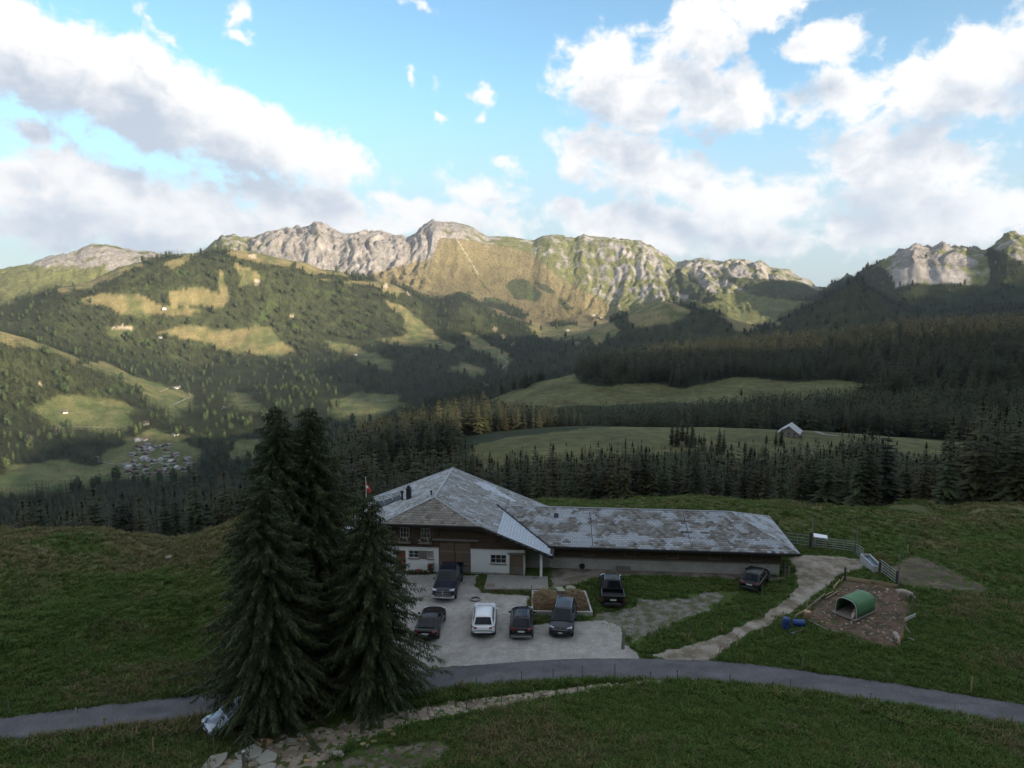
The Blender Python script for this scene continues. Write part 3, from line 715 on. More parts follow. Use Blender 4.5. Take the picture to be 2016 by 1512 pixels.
# tall trees must not stand above the photographed skyline of the near woods
top_y = np.interp(px, [-200, 0, 120, 180, 250, 330, 420, 500, 640, 700, 900, 1000, 1150, 1300, 1450, 1560, 1640, 1700, 1735, 1760, 1850, 1880, 1905, 1940, 2016, 2200], [975, 968, 985, 930, 925, 955, 940, 930, 900, 880, 890, 905, 895, 885, 885, 890, 880, 850, 868, 900, 912, 895, 820, 775, 750, 740])
near = (r < 345) | ((r < 480) & (px > 900) & (px < 1890))
ztop = CAMH + r*np.tan(pazel(px, top_y)[1])
lim = ztop-z+3.0*rs.randn(len(a)); hgt = np.where(near, np.minimum(hgt*1.12, np.maximum(lim, 5)), hgt); keep &= ~(near & (lim < 7))
top2 = np.interp(px, [-200, 560, 640, 720, 800, 880, 950, 1000, 1100, 1200, 1300, 1400, 1560, 1660, 1760, 1900, 2016], [1000, 880, 832, 812, 795, 780, 768, 796, 803, 802, 794, 786, 772, 762, 768, 740, 720])
mid2 = (r > 480) & (r < 800); z2 = CAMH + r*np.tan(pazel(px, top2)[1]); lim2 = z2-z+2.2*rs.randn(len(a)); hgt = np.where(mid2, np.minimum(hgt, np.maximum(lim2, 6)), hgt); keep &= ~(mid2 & (lim2 < 5))
# few scattered trees in the meadows
lone = cover & (r > 1550) & (r < 5000) & (rs.rand(len(a)) < .018) & (patch > .0); keep |= lone
a, r, x, y, z, hgt, px, py, patch = [q[keep] for q in (a, r, x, y, z, hgt, px, py, patch)]
# extra trees picked out singly in the photograph: pixel of the foot, distance, height
singles = []
for (sx, sy, rr, hh) in [(1322, 888, 372, 13), (1332, 890, 368, 14), (1342, 889, 375, 14.5), (1352, 888, 372, 14), (1362, 890, 370, 13), (1385, 890, 365, 9), (1400, 893, 362, 8), (1415, 893, 360, 13), (1424, 894, 362, 12),
                         (1527, 870, 400, 9), (1538, 868, 405, 9.5), (1468, 888, 368, 7), (1505, 890, 366, 6), (1460, 760, 800, 8), (1845, 858, 400, 8), (1862, 865, 385, 20), (1875, 862, 388, 21), (1886, 866, 384, 18),
                         (1690, 880, 350, 20), (1702, 876, 355, 21), (1716, 878, 352, 20), (1730, 876, 356, 22), (1655, 870, 362, 15), (1660, 874, 360, 16), (1640, 880, 352, 11), (1672, 878, 356, 14)]:
    az_, el_ = pazel(sx, sy); singles.append((float(az_), rr, hh))
sa = np.array([s[0] for s in singles]); sr = np.array([s[1] for s in singles], float); sh_ = np.array([s[2] for s in singles])
a = np.concatenate([a, sa]); r = np.concatenate([r, sr]); hgt = np.concatenate([hgt, sh_]); sx_ = sr*np.sin(sa); sy_ = sr*np.cos(sa); sz_ = grid_z(sa, sr)
x = np.concatenate([x, sx_]); y = np.concatenate([y, sy_]); z = np.concatenate([z, sz_]); p2 = pproj(sx_, sy_, sz_); px = np.concatenate([px, p2[0]]); py = np.concatenate([py, p2[1]]); patch = np.concatenate([patch, np.zeros(len(sa))])
n = len(a); rz = rs.rand(n)*6.283; wid = hgt*(.80+.55*rs.rand(n))*np.where(r > 1500, 1.0, np.where(r < 420, 1.30, np.where(r < 760, 1.32, 1.5)))
z = z-.02*hgt
print("trees", n)
# the 300 that show largest: rank by height in the picture, keep those in the frame and not behind a nearer crown
vis = (px > -15) & (px < 2030)
score = np.where(vis, hgt/r, 0)
cell = {}
for i in np.argsort(r):
    if not vis[i]: continue
    d = r[i]; yt = float(pproj(x[i], y[i], z[i]+hgt[i])[1]); bx = int(px[i]//9)
    low = cell.get(bx, 2000)
    if yt < low-5: score[i] += .5*(r[i] < 420); cell[bx] = min(low, yt)
best = np.zeros(n, bool); best[np.argsort(-score)[:290]] = True; best[-len(singles):] = True
best &= vis
IB = np.nonzero(best)[0]
ORD = ["first", "second", "third", "fourth", "fifth", "sixth", "seventh", "eighth", "ninth", "tenth", "eleventh", "twelfth", "thirteenth", "fourteenth", "fifteenth", "sixteenth", "seventeenth", "eighteenth", "nineteenth", "twentieth"]
ANCH = [(-20, 60, "at the left frame edge"), (60, 120, "just right of the left frame edge"), (120, 185, "well left of the pasture's tiny crest stakes"), (185, 232, "just left of the pasture's crest stakes"), (232, 290, "above the left crest stake"), (290, 335, "above the crest boulder"), (335, 385, "between crest boulder and right crest stake"), (385, 430, "above the right crest stake"), (430, 500, "left of the tall roadside spruces"), (500, 660, "behind the tall roadside spruces"),
        (660, 740, "beside the flagpole"), (740, 800, "left of the chimney"), (800, 850, "right of the chimney"), (850, 910, "behind the farmhouse ridge"), (910, 960, "right of the farmhouse ridge end"), (960, 1010, "over the farmhouse's right roof slope"), (1010, 1060, "over the lower right roof slope"), (1060, 1110, "over the shed's skylight"), (1110, 1160, "right of the shed's skylight"), (1160, 1210, "over the shed roof's left seam"), (1210, 1260, "left of the shed roof's middle"), (1260, 1310, "over the shed roof's middle"), (1310, 1360, "over the shed roof's right seam"), (1360, 1410, "right of the shed's right seam"), (1410, 1460, "over the shed's ridge end"),
        (1460, 1520, "over the shed's hipped end"), (1520, 1580, "over the shed's right eave corner"), (1580, 1640, "above the white tray"), (1640, 1700, "above the gate's pale tall pole"), (1700, 1760, "above the lower field gate"), (1760, 1820, "above the pig pen's right edge"), (1820, 1880, "above the pasture's small pale stakes"), (1880, 1940, "right of the pasture's small stakes"), (1940, 1990, "near the right frame edge"), (1990, 2060, "at the right frame edge")]
def zone(i):
    if px[i] < 560: return "spruces behind the left pasture", "dark spruce behind left pasture"
    if r[i] > 345: return "spruces on the meadow terrace", "small spruce on the barn terrace"
    if px[i] < 1450: return "spruces behind the farmhouse", "dark spruce behind the farm"
    return "spruces behind the right pasture", "blackish spruce behind right pasture"
seen_n = {}
for q, i in enumerate(IB[np.argsort(px[IB])]):
    gname, lab = zone(i); an = next((t for a0, a1, t in ANCH if a0 <= px[i] < a1), "at the frame edge")
    k = seen_n.get((gname, an), 0); seen_n[(gname, an)] = k+1
    t = empty("spruce_tree", (x[i], y[i], z[i]), rz[i], "%s %s, %s from left" % (lab, an, ORD[min(k, 19)]), "tree", gname)
    c = link(bpy.data.objects.new("crown", CROWNS[q % 5]), t); c.scale = (wid[i], wid[i], hgt[i])
    k = link(bpy.data.objects.new("trunk", TRUNK), t); k.scale = (hgt[i], hgt[i], hgt[i])
rest = ~best
leaf = rest & (r > 1550) & (rs.rand(n) < .015+.08*(patch > .35)*(z < -200))
def sc(name, m, variants, label, wmul=1.0):
    P = np.stack([x[m], y[m], z[m]], 1); nv = len(variants)
    return scatter(name, P, rz[m], wid[m]*wmul, hgt[m], rs.randint(0, nv, m.sum()), variants, label)
sc("near_forest", rest & (r < 800), MIDT, "dark spruce forest on the slopes around the alp")
sc("ridge_forest", rest & (r >= 800) & (r < 1550), MIDT, "spruce forest with sunlit tops covering the ridge across the right")
sc("valley_forest", rest & (r >= 1550) & ~leaf, FAR, "conifer forest covering the hills across the valley", 1.0)
sc("valley_broadleaf_wood", leaf, LEAFY, "paler broadleaf trees mixed into the woods across the valley", .62)
# shrubs and broadleaf growth along the wood behind the roof
m = (px > 690) & (px < 1500) & (r < 300) & rest & (rs.rand(n) < .22)
sc2 = scatter("shrub_thicket", np.stack([x[m]+3, y[m]-6, height(x[m]+3, y[m]-6)], 1), rz[m], hgt[m]*.42, hgt[m]*.42, rs.randint(0, 3, m.sum()), LEAFY, "leafy thicket in front of the wood behind the farmhouse")
# ------------------------------------------------------------------ the big spruces by the road
def big_spruce(seed, H, W, sparse=1.0, bare=.055):
    """trunk, limbs and needle sprays of one tall spruce; sprays as narrow quads hung along every limb"""
    rs = np.random.RandomState(seed); S = []; limbs = MB()
    nlev = int(H/.26)
    for i in range(nlev):
        t = (i+.5*rs.rand())/nlev; z0 = H*(bare+(1-bare)*t)
        L = W*((1-t)**.60)*(.80+.34*rs.rand())+.12
        if t < .10: L *= .70+3*t
        per = 11 if t < .85 else 8; a0 = rs.rand()*6.28
        for k in range(per):
            if rs.rand() > sparse: continue
            a = a0+6.283*k/per+rs.randn()*.2; l = L*(.60+.48*rs.rand())*(1+.34*float(pn(a*1.1+seed*3.7, z0*.42, seed))); 
            if rs.rand() < .06: l *= 1.22
            d = np.array([math.cos(a), math.sin(a), 0.]); s = np.array([-d[1], d[0], 0.])
            dr = .22+.22*(1-t)+.10*rs.randn(); up = .16+.06*rs.randn()
            ns = max(3, int(l/.115)); u = (np.arange(ns)+.6*rs.rand(ns))/ns; u = u[u > .12]
            c = d*l*u[:, None]; c[:, 2] = z0+l*(.05*u-dr*u*u*1.6+up*u**4*1.2)
            if l > .8:
                pts = [(0, 0, z0)]+[tuple(d[:2]*l*q)+(z0+l*(.05*q-dr*q*q*1.6+up*q**4*1.2),) for q in (.45, .95)]
                for p, q, rr, r2 in ((0, 1, .028, .018), (1, 2, .018, .006)): limbs.bar(pts[p], pts[q], rr, 3, r2, False)
            for side in (-1, 1):
                ln = (.13+.44*(1-u)**.7*min(1, l/2.2))*(.6+.7*rs.rand(len(u)))
                dirv = d*(.55+.25*rs.rand(len(u)))[:, None]+side*s*(.75+.2*rs.rand(len(u)))[:, None]; dirv[:, 2] = -.28-.35*rs.rand(len(u))
                dirv /= np.linalg.norm(dirv, axis=1)[:, None]
                e = c+dirv*ln[:, None]; e[:, 2] -= .10*ln
                wv = np.cross(dirv, np.array([0, 0, 1.])+.35*rs.randn(len(u), 3)); wv /= np.linalg.norm(wv, axis=1)[:, None]; w = (.030+.026*rs.rand(len(u)))[:, None]
                m = c+(e-c)*.45
                S.append(np.stack([c, m+wv*w, e, m-wv*w], 1))
                # drooping side twigs
                for f in (.35, .7):
                    b = c+(e-c)*f; h = np.zeros_like(b); h[:, 2] = -(.12+.24*rs.rand(len(u))); h += d*.10+rs.randn(len(u), 3)*.07
                    e2 = b+h; w2 = np.cross(h, rs.randn(len(u), 3)); w2 /= np.linalg.norm(w2, axis=1)[:, None]+1e-6; w2 *= .022
                    m2 = b+h*.4; S.append(np.stack([b, m2+w2, e2, m2-w2], 1))
            # tip spray
            e = d*l*1.06; e = np.array([e[0], e[1], z0+l*(.05-dr*1.6+up*1.2)-.03]); c0 = np.array([*(d[:2]*l*.85), z0+l*(.05*.85-dr*.72*1.6+up*.52*1.2)])
            S.append(np.array([[c0, (c0+e)/2+s*.07, e, (c0+e)/2-s*.07]]))
    for k in range(4):
        a = k*1.57; S.append(np.array([[(0, 0, H*.955), (.05*math.cos(a), .05*math.sin(a), H*.975), (0, 0, H*1.015), (-.05*math.cos(a), -.05*math.sin(a), H*.975)]]))
    return np.concatenate(S), limbs
def plant_spruce(seed, px, py, d, H, W, label, bare=.055):
    az = float(pazel(px, py)[0]); xx, yy = d*math.sin(az), d*math.cos(az)
    t = empty("spruce_tree", (xx, yy, h1(xx, yy)-.1), seed*.7, label, "tree", "tall spruces by the road")
    Q, limbs = big_spruce(seed, H, W, 1.0, bare)
    o = link(bpy.data.objects.new("crown", quad_mesh("spruce_crown", Q, M_needle2)), t)
    limbs.build("limbs", M_bark, t)
    tk = MB(); tk.bar((0, 0, -.3), (0, 0, H*.5), .30*H/18, 10, .16*H/18); tk.bar((0, 0, H*.5), (0, 0, H*.97), .16*H/18, 8, .02); tk.lathe([(.52*H/18, -.3), (.38*H/18, .25), (.30*H/18, .8)], n=10); tk.build("trunk", M_bark, t, smooth=True)
    return t, len(Q)
plant_spruce(1, 541, 790, 49.5, 18.9, 5.3, "tallest slim spruce of the roadside group, left of its twin top")
plant_spruce(2, 608, 797, 50.4, 18.6, 5.3, "tall slim spruce with its top just right of the tallest one")
plant_spruce(3, 514, 905, 44.4, 15.7, 4.8, "broad spruce in front on the left with its skirt above the silver car", .075)
plant_spruce(4, 724, 978, 45.0, 13.8, 4.5, "lower broad spruce standing alone in front of the farmhouse's left end", .09)
# ------------------------------------------------------------------ farmhouse
YAW = R(-4.9); HO = Vector((-3.0, 64.27, 0.0))
HU = Vector((math.cos(YAW), math.sin(YAW), 0)); HV_ = Vector((-math.sin(YAW), math.cos(YAW), 0))
def hpix(px, py, p0, nrm):
    """photo pixel -> house coordinates on a plane given in house coordinates"""
    a, b, c = pray(px, py); d = Vector((float(a), float(b), float(c))); o = Vector((0, 0, CAMH))-HO
    dl = Vector((d.dot(HU), d.dot(HV_), d.z)); ol = Vector((o.dot(HU), o.dot(HV_), o.z)); n = Vector(nrm)
    t = (Vector(p0)-ol).dot(n)/dl.dot(n); return ol+dl*t
M_white = mat("limewash", (.78, .78, .77), .9, var=.07, scale=1.5, bump=.25, bscale=14)
M_timber = mat("dark_timber", (.105, .070, .047), .8, var=.45, scale=2.0, bump=.4, stretch=(.35, 1, 6))
M_plank = mat("door_timber", (.215, .135, .085), .8, var=.4, scale=3.0, bump=.4, stretch=(7, 1, .35), second=(.14, .105, .08))
M_greyw = mat("weathered_timber", (.20, .175, .15), .85, var=.35, scale=3, bump=.5, stretch=(1, 1, 1))
M_reddoor = mat("red_brown_door", (.20, .058, .030), .6, var=.25, scale=3, stretch=(8, 1, .4))
M_dark = mat("black_metal", (.018, .018, .020), .45, var=.2, scale=8)
M_glass = mat("window_glass", (.020, .024, .030), .06, spec=.8)
M_frame = mat("pale_window_frame", (.42, .40, .37), .6, var=.15, scale=8)
M_conc = mat("concrete", (.40, .38, .345), .9, var=.22, scale=1.1, bump=.3, bscale=9, second=(.34, .325, .295))
M_concd = mat("stained_concrete", (.26, .25, .225), .9, var=.25, scale=1.4, bump=.3, bscale=10)
M_tile = mat("roof_tile", attr=True, rough=.78, var=.16, scale=9, spec=.3)
M_roofu = mat("roof_underside", (.030, .024, .020), .85, var=.3, scale=3)
M_cap = mat("ridge_metal", (.34, .36, .385), .45, metal=.4, var=.12, scale=5)
M_rust = mat("rusty_steel", (.16, .085, .05), .8, var=.35, scale=8, bump=.3)
M_galv = mat("galvanised_steel", (.28, .29, .295), .5, metal=.5, var=.15, scale=6)
M_leaf = mat("pot_plant_leaves", (.040, .075, .025), .7, var=.4, scale=8)
M_red = mat("red_flowers", (.50, .045, .035), .6, var=.3, scale=12)
M_pink = mat("pale_flowers", (.55, .35, .30), .6, var=.3, scale=12)
M_clay = mat("clay_pot", (.16, .08, .055), .8, var=.2, scale=6)

def holed(mb, u0, u1, z0, z1, holes, v0, v1):
    """a wall of boxes between the openings"""
    us = sorted({u0, u1, *[h[0] for h in holes], *[h[1] for h in holes]}); zs = sorted({z0, z1, *[h[2] for h in holes], *[h[3] for h in holes]})
    us = [q for q in us if u0 <= q <= u1]; zs = [q for q in zs if z0 <= q <= z1]
    for i in range(len(us)-1):
        run = None
        for j in range(len(zs)-1):
            uc, zc = (us[i]+us[i+1])/2, (zs[j]+zs[j+1])/2
            op = any(h[0] < uc < h[1] and h[2] < zc < h[3] for h in holes)
            if not op: run = [zs[j], zs[j+1]] if run is None else [run[0], zs[j+1]]
            if (op or j == len(zs)-2) and run: mb.b2(us[i], us[i+1], v0, v1, run[0], run[1]); run = None
FH = empty("farmhouse", HO, YAW, "large chalet farmhouse with patchy shingle roof, white ground floor and dark timber upper floor", "farmhouse")
RU, RW, SL = -4.4, 6.65, .395
EU, EV, BV, AV = 6.74, -1.1, 12.2, 1.6       # right eave, front verge, back verge, apex of the half hip
LU = -13.2
def main_z(u): return RW-SL*abs(u-RU)
holesL = [(-7.75, -6.85, 0, 2.02), (-6.57, -5.63, 1.32, 2.04), (-5.26, -4.23, 1.30, 2.04)]
w = MB(); holed(w, -11.6, -3.74, -.4, 2.45, holesL, 0, .35); holed(w, -.80, 4.15, -.4, 2.45, [(1.03, 2.48, 1.06, 1.88), (2.86, 3.98, -.3, 1.97)], 0, .35)
w.b2(-11.6, -11.25, .35, 12, -.4, 2.45); w.b2(3.8, 4.15, .35, 11.9, -.4, 2.45); w.build("white_wall", M_white, FH)
pl = MB(); pl.b2(-.80, 2.78, -.03, 0, -.4, .18); pl.build("plinth", M_conc, FH)
# timber upper floor: log courses cut to the slope of the roof
up = MB(); z = 2.62; k = 0
win_up = [(-7.32, -6.44, 3.26, 4.24), (-5.40, -4.50, 3.26, 4.24)]
while z < 6.3:
    hcourse = .20; um = RU+(RW-.42-(z+hcourse))/SL; ul = RU-(RW-.42-(z+hcourse))/SL
    if um > RU+.5:
        top = 4.60
        if z+hcourse < top:
            hl = [(-3.74, -.80, 0, 3.12)]+win_up
            d = .02*(k % 2)+.01*random.random()
            segs = [(max(ul, -11.5), min(um, 5.9))]
            for h in hl:
                if h[2]-.02 < z+hcourse*.5 < h[3]+.02:
                    segs = [s2 for s in segs for s2 in ((s[0], h[0]), (h[1], s[1]))]
            for s in segs: up.b2(s[0], s[1], .06-d, .34, z, z+hcourse-.018)
    z += hcourse; k += 1
up.b2(-11.4, 5.7, .12, .33, 2.62, 3.0) if False else None
up.build("timber_wall", M_timber, FH)
bk = MB(); bk.b2(-11.3, -3.8, .30, .36, 2.5, 4.7); bk.b2(-.75, 1.2, .30, .36, 2.5, 4.4); bk.b2(-3.8, -.75, .30, .36, 3.12, 4.7); bk.b2(-11.5, -11.2, .3, 11.9, 2.45, 3.4); bk.b2(-11.3, 3.9, 11.6, 11.9, -.4, 3.2); bk.build("inner_wall", M_roofu, FH)
sb = MB(); sb.b2(-11.7, -3.76, -.10, .10, 2.453, 2.60); sb.b2(-.78, 5.9, -.10, .10, 2.453, 2.60); sb.build("sill_beam", M_timber, FH)
for u in (-11.4, -8.3, -3.86, -.72, 1.6): 
    p = MB(); p.b2(u-.09, u+.09, -.04, .05, 2.6, min(main_z(u)-.5, 4.6)); p.build("timber_post", M_timber, FH)
for u in (-9.4, -6.0, -2.4, .1):
    p = MB(); p.b2(u-.08, u+.08, -.95, .05, 4.46, 4.62); p.build("eave_bracket", M_timber, FH)
lb = MB(); lb.b2(-4.35, -.05, -.22, -.02, 3.14, 3.30); lb.build("door_lintel", M_greyw, FH)
# barn doors: two leaves of upright planks, paler and greyer below
for s, (a0, a1) in enumerate(((-3.70, -2.30), (-2.24, -.84))):
    d = MB(); n_ = 8; wd = (a1-a0)/n_
    d.b2(a0, a1, .10, .14, 0.02, 3.10)
    lf = d.build("barn_door", M_plank, FH)
    for q in range(n_):
        pk = MB(); pk.b2(a0+q*wd+.008, a0+(q+1)*wd-.008, .055+.01*(q % 2), .098, .03, 3.08); pk.build("plank", M_plank, lf)
    hb_ = MB()
    for zz in (.9, 2.02): hb_.b2(a0+.03, a1-.03, .02, .052, zz-.07, zz+.07)
    hb_.build("ledge", M_greyw, lf)
    gl = MB(); gl.b2(a0+.02, a1-.02, .022, .05, .03, .60); gl.build("kick_board", M_greyw, lf)
jm = MB(); jm.b2(-3.76, -3.70, 0, .2, 0, 3.12); jm.b2(-.84, -.78, 0, .2, 0, 3.12); jm.build("door_jamb", M_timber, FH)
def window(u0, u1, z0, z1, panes, curtain=False, shutter=None, v=.10, bars=1, t=.055, fm=None):
    f = MB()
    f.b2(u0, u1, v, v+.06, z0, z0+t); f.b2(u0, u1, v, v+.06, z1-t, z1); f.b2(u0, u0+t, v+.002, v+.058, z0+t, z1-t); f.b2(u1-t, u1, v+.002, v+.058, z0+t, z1-t)
    n_ = panes
    for i in range(1, n_): x_ = u0+(u1-u0)*i/n_; f.b2(x_-.03, x_+.03, v-.004, v+.05, z0+t, z1-t)
    for j in range(1, bars+1): zz = z0+(z1-z0)*j/(bars+1); f.b2(u0+t, u1-t, v+.006, v+.046, zz-.018, zz+.018)
    w_ = f.build("window", fm or M_frame, FH)
    for i in range(n_):
        x0, x1 = u0+(u1-u0)*i/n_+.05, u0+(u1-u0)*(i+1)/n_-.05
        g = MB(); g.b2(x0, x1, v+.062, v+.075, z0+.04, z1-.04); g.build("pane", M_frame if (curtain and i == n_-1) else M_glass, w_)
    s = MB(); s.b2(u0-.08, u1+.08, -.10, .10, z0-.07, z0-.005); s.build("window_sill", M_greyw, w_)
    if shutter is not None:
        h = MB(); su = u1+.01 if shutter > 0 else u0-.47
        h.b2(su, su+.46, -.05, -.012, z0-.02, z1+.02); 
        for j in range(7): zz = z0+(z1-z0)*(j+.5)/7; h.b2(su+.05, su+.41, -.065, -.051, zz-.03, zz+.03)
        h.build("shutter", M_greyw, w_)
    return w_
window(-6.57, -5.63, 1.32, 2.04, 2, shutter=1); window(-5.26+.45, -4.23, 1.30, 2.04, 1, curtain=True, shutter=-1)
ww = MB(); ww.b2(-5.26, -4.81, .02, .34, 1.30, 2.04); ww.build("wall_infill", M_white, FH)
window(1.03, 2.48, 1.06, 1.88, 3, shutter=None, bars=1)
for (a0, a1, b0, b1) in win_up:
    w_ = window(a0, a1, b0, b1, 3, bars=1, v=-.03, t=.075, fm=M_frame)
    bx = MB(); bx.b2(a0-.16, a1+.16, -.42, -.12, b0-.42, b0-.20); bx.build("flower_box", M_greyw, w_)
    fl = MB(); rs_ = np.random.RandomState(5)
    for q in range(46):
        c = Vector((a0-.1+rs_.rand()*(a1-a0+.2), -.45+.3*rs_.rand(), b0-.24+.28*rs_.rand())); fl.slot = 0 if q % 3 else 1
        fl.box(c, (.11, .09, .07), rz=rs_.rand()*3)
    fl.build("window_flowers", [M_leaf, M_pink], w_)
for su in (-7.86, -6.40, -5.94, -4.46):
    h = MB(); h.b2(su, su+.42, .0, .035, 3.28, 4.22); h.build("upper_shutter", M_timber, FH)
rd = MB(); rd.b2(-7.75, -6.85, .12, .17, 0, 2.0); rd.b2(-7.70, -7.34, .10, .12, .15, .95); rd.b2(-7.26, -6.90, .10, .12, .15, .95); rd.b2(-7.70, -6.90, .10, .12, 1.1, 1.9)
rdo = rd.build("red_door", M_reddoor, FH); q = MB(); q.bar((-6.95, .08, 1.0), (-6.95, .02, 1.0), .02); q.bar((-6.95, .02, 1.0), (-7.07, .02, 1.0), .018); q.build("handle", M_dark, rdo)
sd_ = MB(); sd_.b2(2.86, 3.98, .06, .10, -.2, 1.95); sdo = sd_.build("stable_door", M_plank, FH)
for i in range(8):
    q = MB(); q.b2(2.87+i*.1385, 2.87+i*.1385+.128, .025+.006*(i % 2), .058, -.18, .78); q.build("plank", M_greyw, sdo)
    q = MB(); q.b2(2.87+i*.1385, 2.87+i*.1385+.128, .020+.006*(i % 2), .058, .80, 1.93); q.build("plank", M_plank, sdo)
q = MB(); q.b2(2.62, 4.22, -.12, .04, 1.99, 2.13); q.b2(2.78, 2.86, -.06, .06, -.2, 1.99); q.b2(3.98, 4.06, -.06, .06, -.2, 1.99); q.build("door_frame", M_greyw, FH)
q = MB(); q.b2(5.58, 5.80, -.55, -.33, -.2, main_z(5.7)-.32); q.build("porch_post", M_white, FH)
q = MB(); q.b2(4.2, 6.1, -.52, -.36, main_z(5.7)-.60, main_z(5.7)-.42) if False else q.b2(4.15, 6.4, 1.9, 2.1, -.3, 2.2); q.build("porch_wall", M_concd, FH)

# roof: slab, then shingle courses of single tiles
def slab(name, pts, t, m, parent): 
    b = MB(); b.poly(pts, t, (0, 0, 1)); return b.build(name, m, parent)
def tiles(name, parent, o, ea, es, poly, pa, ps, colf, skip=None, seed=0):
    rs = np.random.RandomState(seed); o, ea, es = Vector(o), Vector(ea).normalized(), Vector(es).normalized(); nr = ea.cross(es).normalized()
    if nr.z < 0: nr = -nr
    P = np.array([((Vector(p)-o).dot(ea), (Vector(p)-o).dot(es)) for p in poly]); a0, a1, s0, s1 = P[:, 0].min(), P[:, 0].max(), P[:, 1].min(), P[:, 1].max()
    na_, ns_ = int((a1-a0)/pa)+2, int((s1-s0)/ps)+1
    I, J = np.meshgrid(np.arange(na_), np.arange(ns_)); I = I.ravel(); J = J.ravel()
    A = a0+(I-.5*(J % 2))*pa; S = s0+J*ps
    ok = in_poly(A+pa/2, S+ps*.45, P.tolist()) 
    # trim outer tiles so that none hangs over the edge
    A, S = A[ok], S[ok]; n = len(A); ea_, es_, nr_, o_ = map(np.array, (ea, es, nr, o))
    def pt(a, s, h): return o_+a[:, None]*ea_+s[:, None]*es_+np.asarray(h).reshape(-1, 1)*nr_
    j = lambda k: k*(rs.rand(n)-.5)
    h0 = .040+j(.012); h1_ = .012+j(.004); g = .010
    w0 = pt(A+g, S-.02+j(.018), h0); w1 = pt(A+pa-g, S-.02+j(.018), h0+j(.006)); w2 = pt(A+pa-g, S+ps*1.02, h1_); w3 = pt(A+g, S+ps*1.02, h1_)
    l0 = w0-nr_*.034; l1 = w1-nr_*.034
    V = np.stack([w0, w1, w2, w3, l0, l1], 1).reshape(-1, 3); b = np.arange(n)*6
    F = np.concatenate([np.stack([b, b+1, b+2, b+3], 1), np.stack([b+4, b+5, b+1, b], 1)])
    C = colf(pt(A+pa/2, S+ps/2, 0*A), rs); C = np.repeat(C, 6, 0)
    if skip is not None:
        pass
    me = mesh_np(name, V, F, M_tile, C, smooth=False); ob = link(bpy.data.objects.new(name, me), parent); ob['kind'] = 'stuff'; return ob
PALE, WARM, BRN = np.array([.41, .44, .485]), np.array([.28, .28, .27]), np.array([.155, .135, .115])
def tile_mix(P, rs, f, th, soft=.12, brown=.35):
    n = len(P); k = sstep(f+.10*rs.randn(n), th-soft, th+soft)[:, None]; b = (rs.rand(n) < brown)[:, None]*rs.rand(n)[:, None]
    base = WARM*(1-b)+BRN*b; C = base*(1-k)+PALE*k; return C*(1+.13*rs.randn(n)[:, None]*(1-.5*k))
def col_right(P, rs):
    u, v = P[:, 0], P[:, 1]; f = fbm(u/1.5, v/.8, 3, 101)+.25*fbm(u/.6, v/.5, 2, 103)
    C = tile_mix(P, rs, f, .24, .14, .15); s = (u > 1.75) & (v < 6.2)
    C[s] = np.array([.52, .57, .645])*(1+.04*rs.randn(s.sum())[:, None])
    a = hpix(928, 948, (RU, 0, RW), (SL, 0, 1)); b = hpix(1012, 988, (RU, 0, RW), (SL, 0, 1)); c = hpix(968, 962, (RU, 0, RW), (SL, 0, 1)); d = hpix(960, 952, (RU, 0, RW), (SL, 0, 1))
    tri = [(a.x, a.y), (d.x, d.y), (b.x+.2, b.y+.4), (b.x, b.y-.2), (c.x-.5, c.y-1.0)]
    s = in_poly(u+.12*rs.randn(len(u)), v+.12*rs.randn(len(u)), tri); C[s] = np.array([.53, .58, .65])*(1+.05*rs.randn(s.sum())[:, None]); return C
def col_left(P, rs): return tile_mix(P, rs, fbm(P[:, 0]/1.2, P[:, 1]/.8, 3, 111), .10, .2, .2)
def col_hip(P, rs): return np.array([.30, .27, .235])*(1+.15*rs.randn(len(P))[:, None]+.2*fbm(P[:, 0]/.8, P[:, 2]/.5, 2, 5)[:, None])
def mz(u): return main_z(u)
A_ = (RU, AV, RW); B_ = (RU, BV, RW); HR = (.22, EV, mz(.22)); HL = (-9.02, EV, mz(-9.02)); ER = (EU, EV, mz(EU)); ERb = (EU, BV, mz(EU)); ELf = (LU, EV, mz(LU)); ELb = (LU, BV, mz(LU))
roof = slab("roof", [A_, HR, ER, ERb, B_], .20, M_roofu, FH)
slab("left_slope", [A_, B_, ELb, ELf, HL], .20, M_roofu, roof); slab("half_hip", [A_, HL, HR], .20, M_roofu, roof)
VE = lambda u: 1.1+(mz(u)-2.45)/.394     # valley with the shed roof
vpoly = [A_, HR, ER, (6.25, VE(6.25), mz(6.25)), (1.04, 6.3, mz(1.04)), (EU, 9.5, mz(EU)), ERb, B_]
tiles("roof_tiles", roof, (RU, 0, RW), (0, 1, 0), (-1, 0, SL), vpoly, .27, .30, col_right, seed=1)
tiles("roof_tiles", roof, (RU, 0, RW), (0, 1, 0), (1, 0, SL), [A_, B_, ELb, ELf, HL], .34, .30, col_left, seed=2)
hs = Vector((0, AV-EV, RW-mz(.22))).normalized()
tiles("roof_tiles", roof, HL, (1, 0, 0), hs, [A_, HL, HR], .36, .28, col_hip, seed=3)
def cap(name, a, b, r=.085, m=None, parent=None):
    q = MB(); q.bar(Vector(a)+Vector((0, 0, .03)), Vector(b)+Vector((0, 0, .03)), r, 6); return q.build(name, m or M_cap, parent or roof)
cap("ridge_cap", A_, B_); cap("hip_cap", A_, HR, .07); cap("hip_cap", A_, HL, .07)
cap("verge_board", HR, ER, .10, M_roofu); cap("verge_board", HL, ELf, .10, M_roofu); cap("verge_cap", B_, ERb, .07); cap("verge_cap", B_, ELb, .07)
cap("eave_board", HL, HR, .09, M_roofu); cap("eave_gutter", ER, (EU, VE(EU)+.2, mz(EU)), .09, M_dark); cap("eave_gutter", ELf, ELb, .09, M_cap)
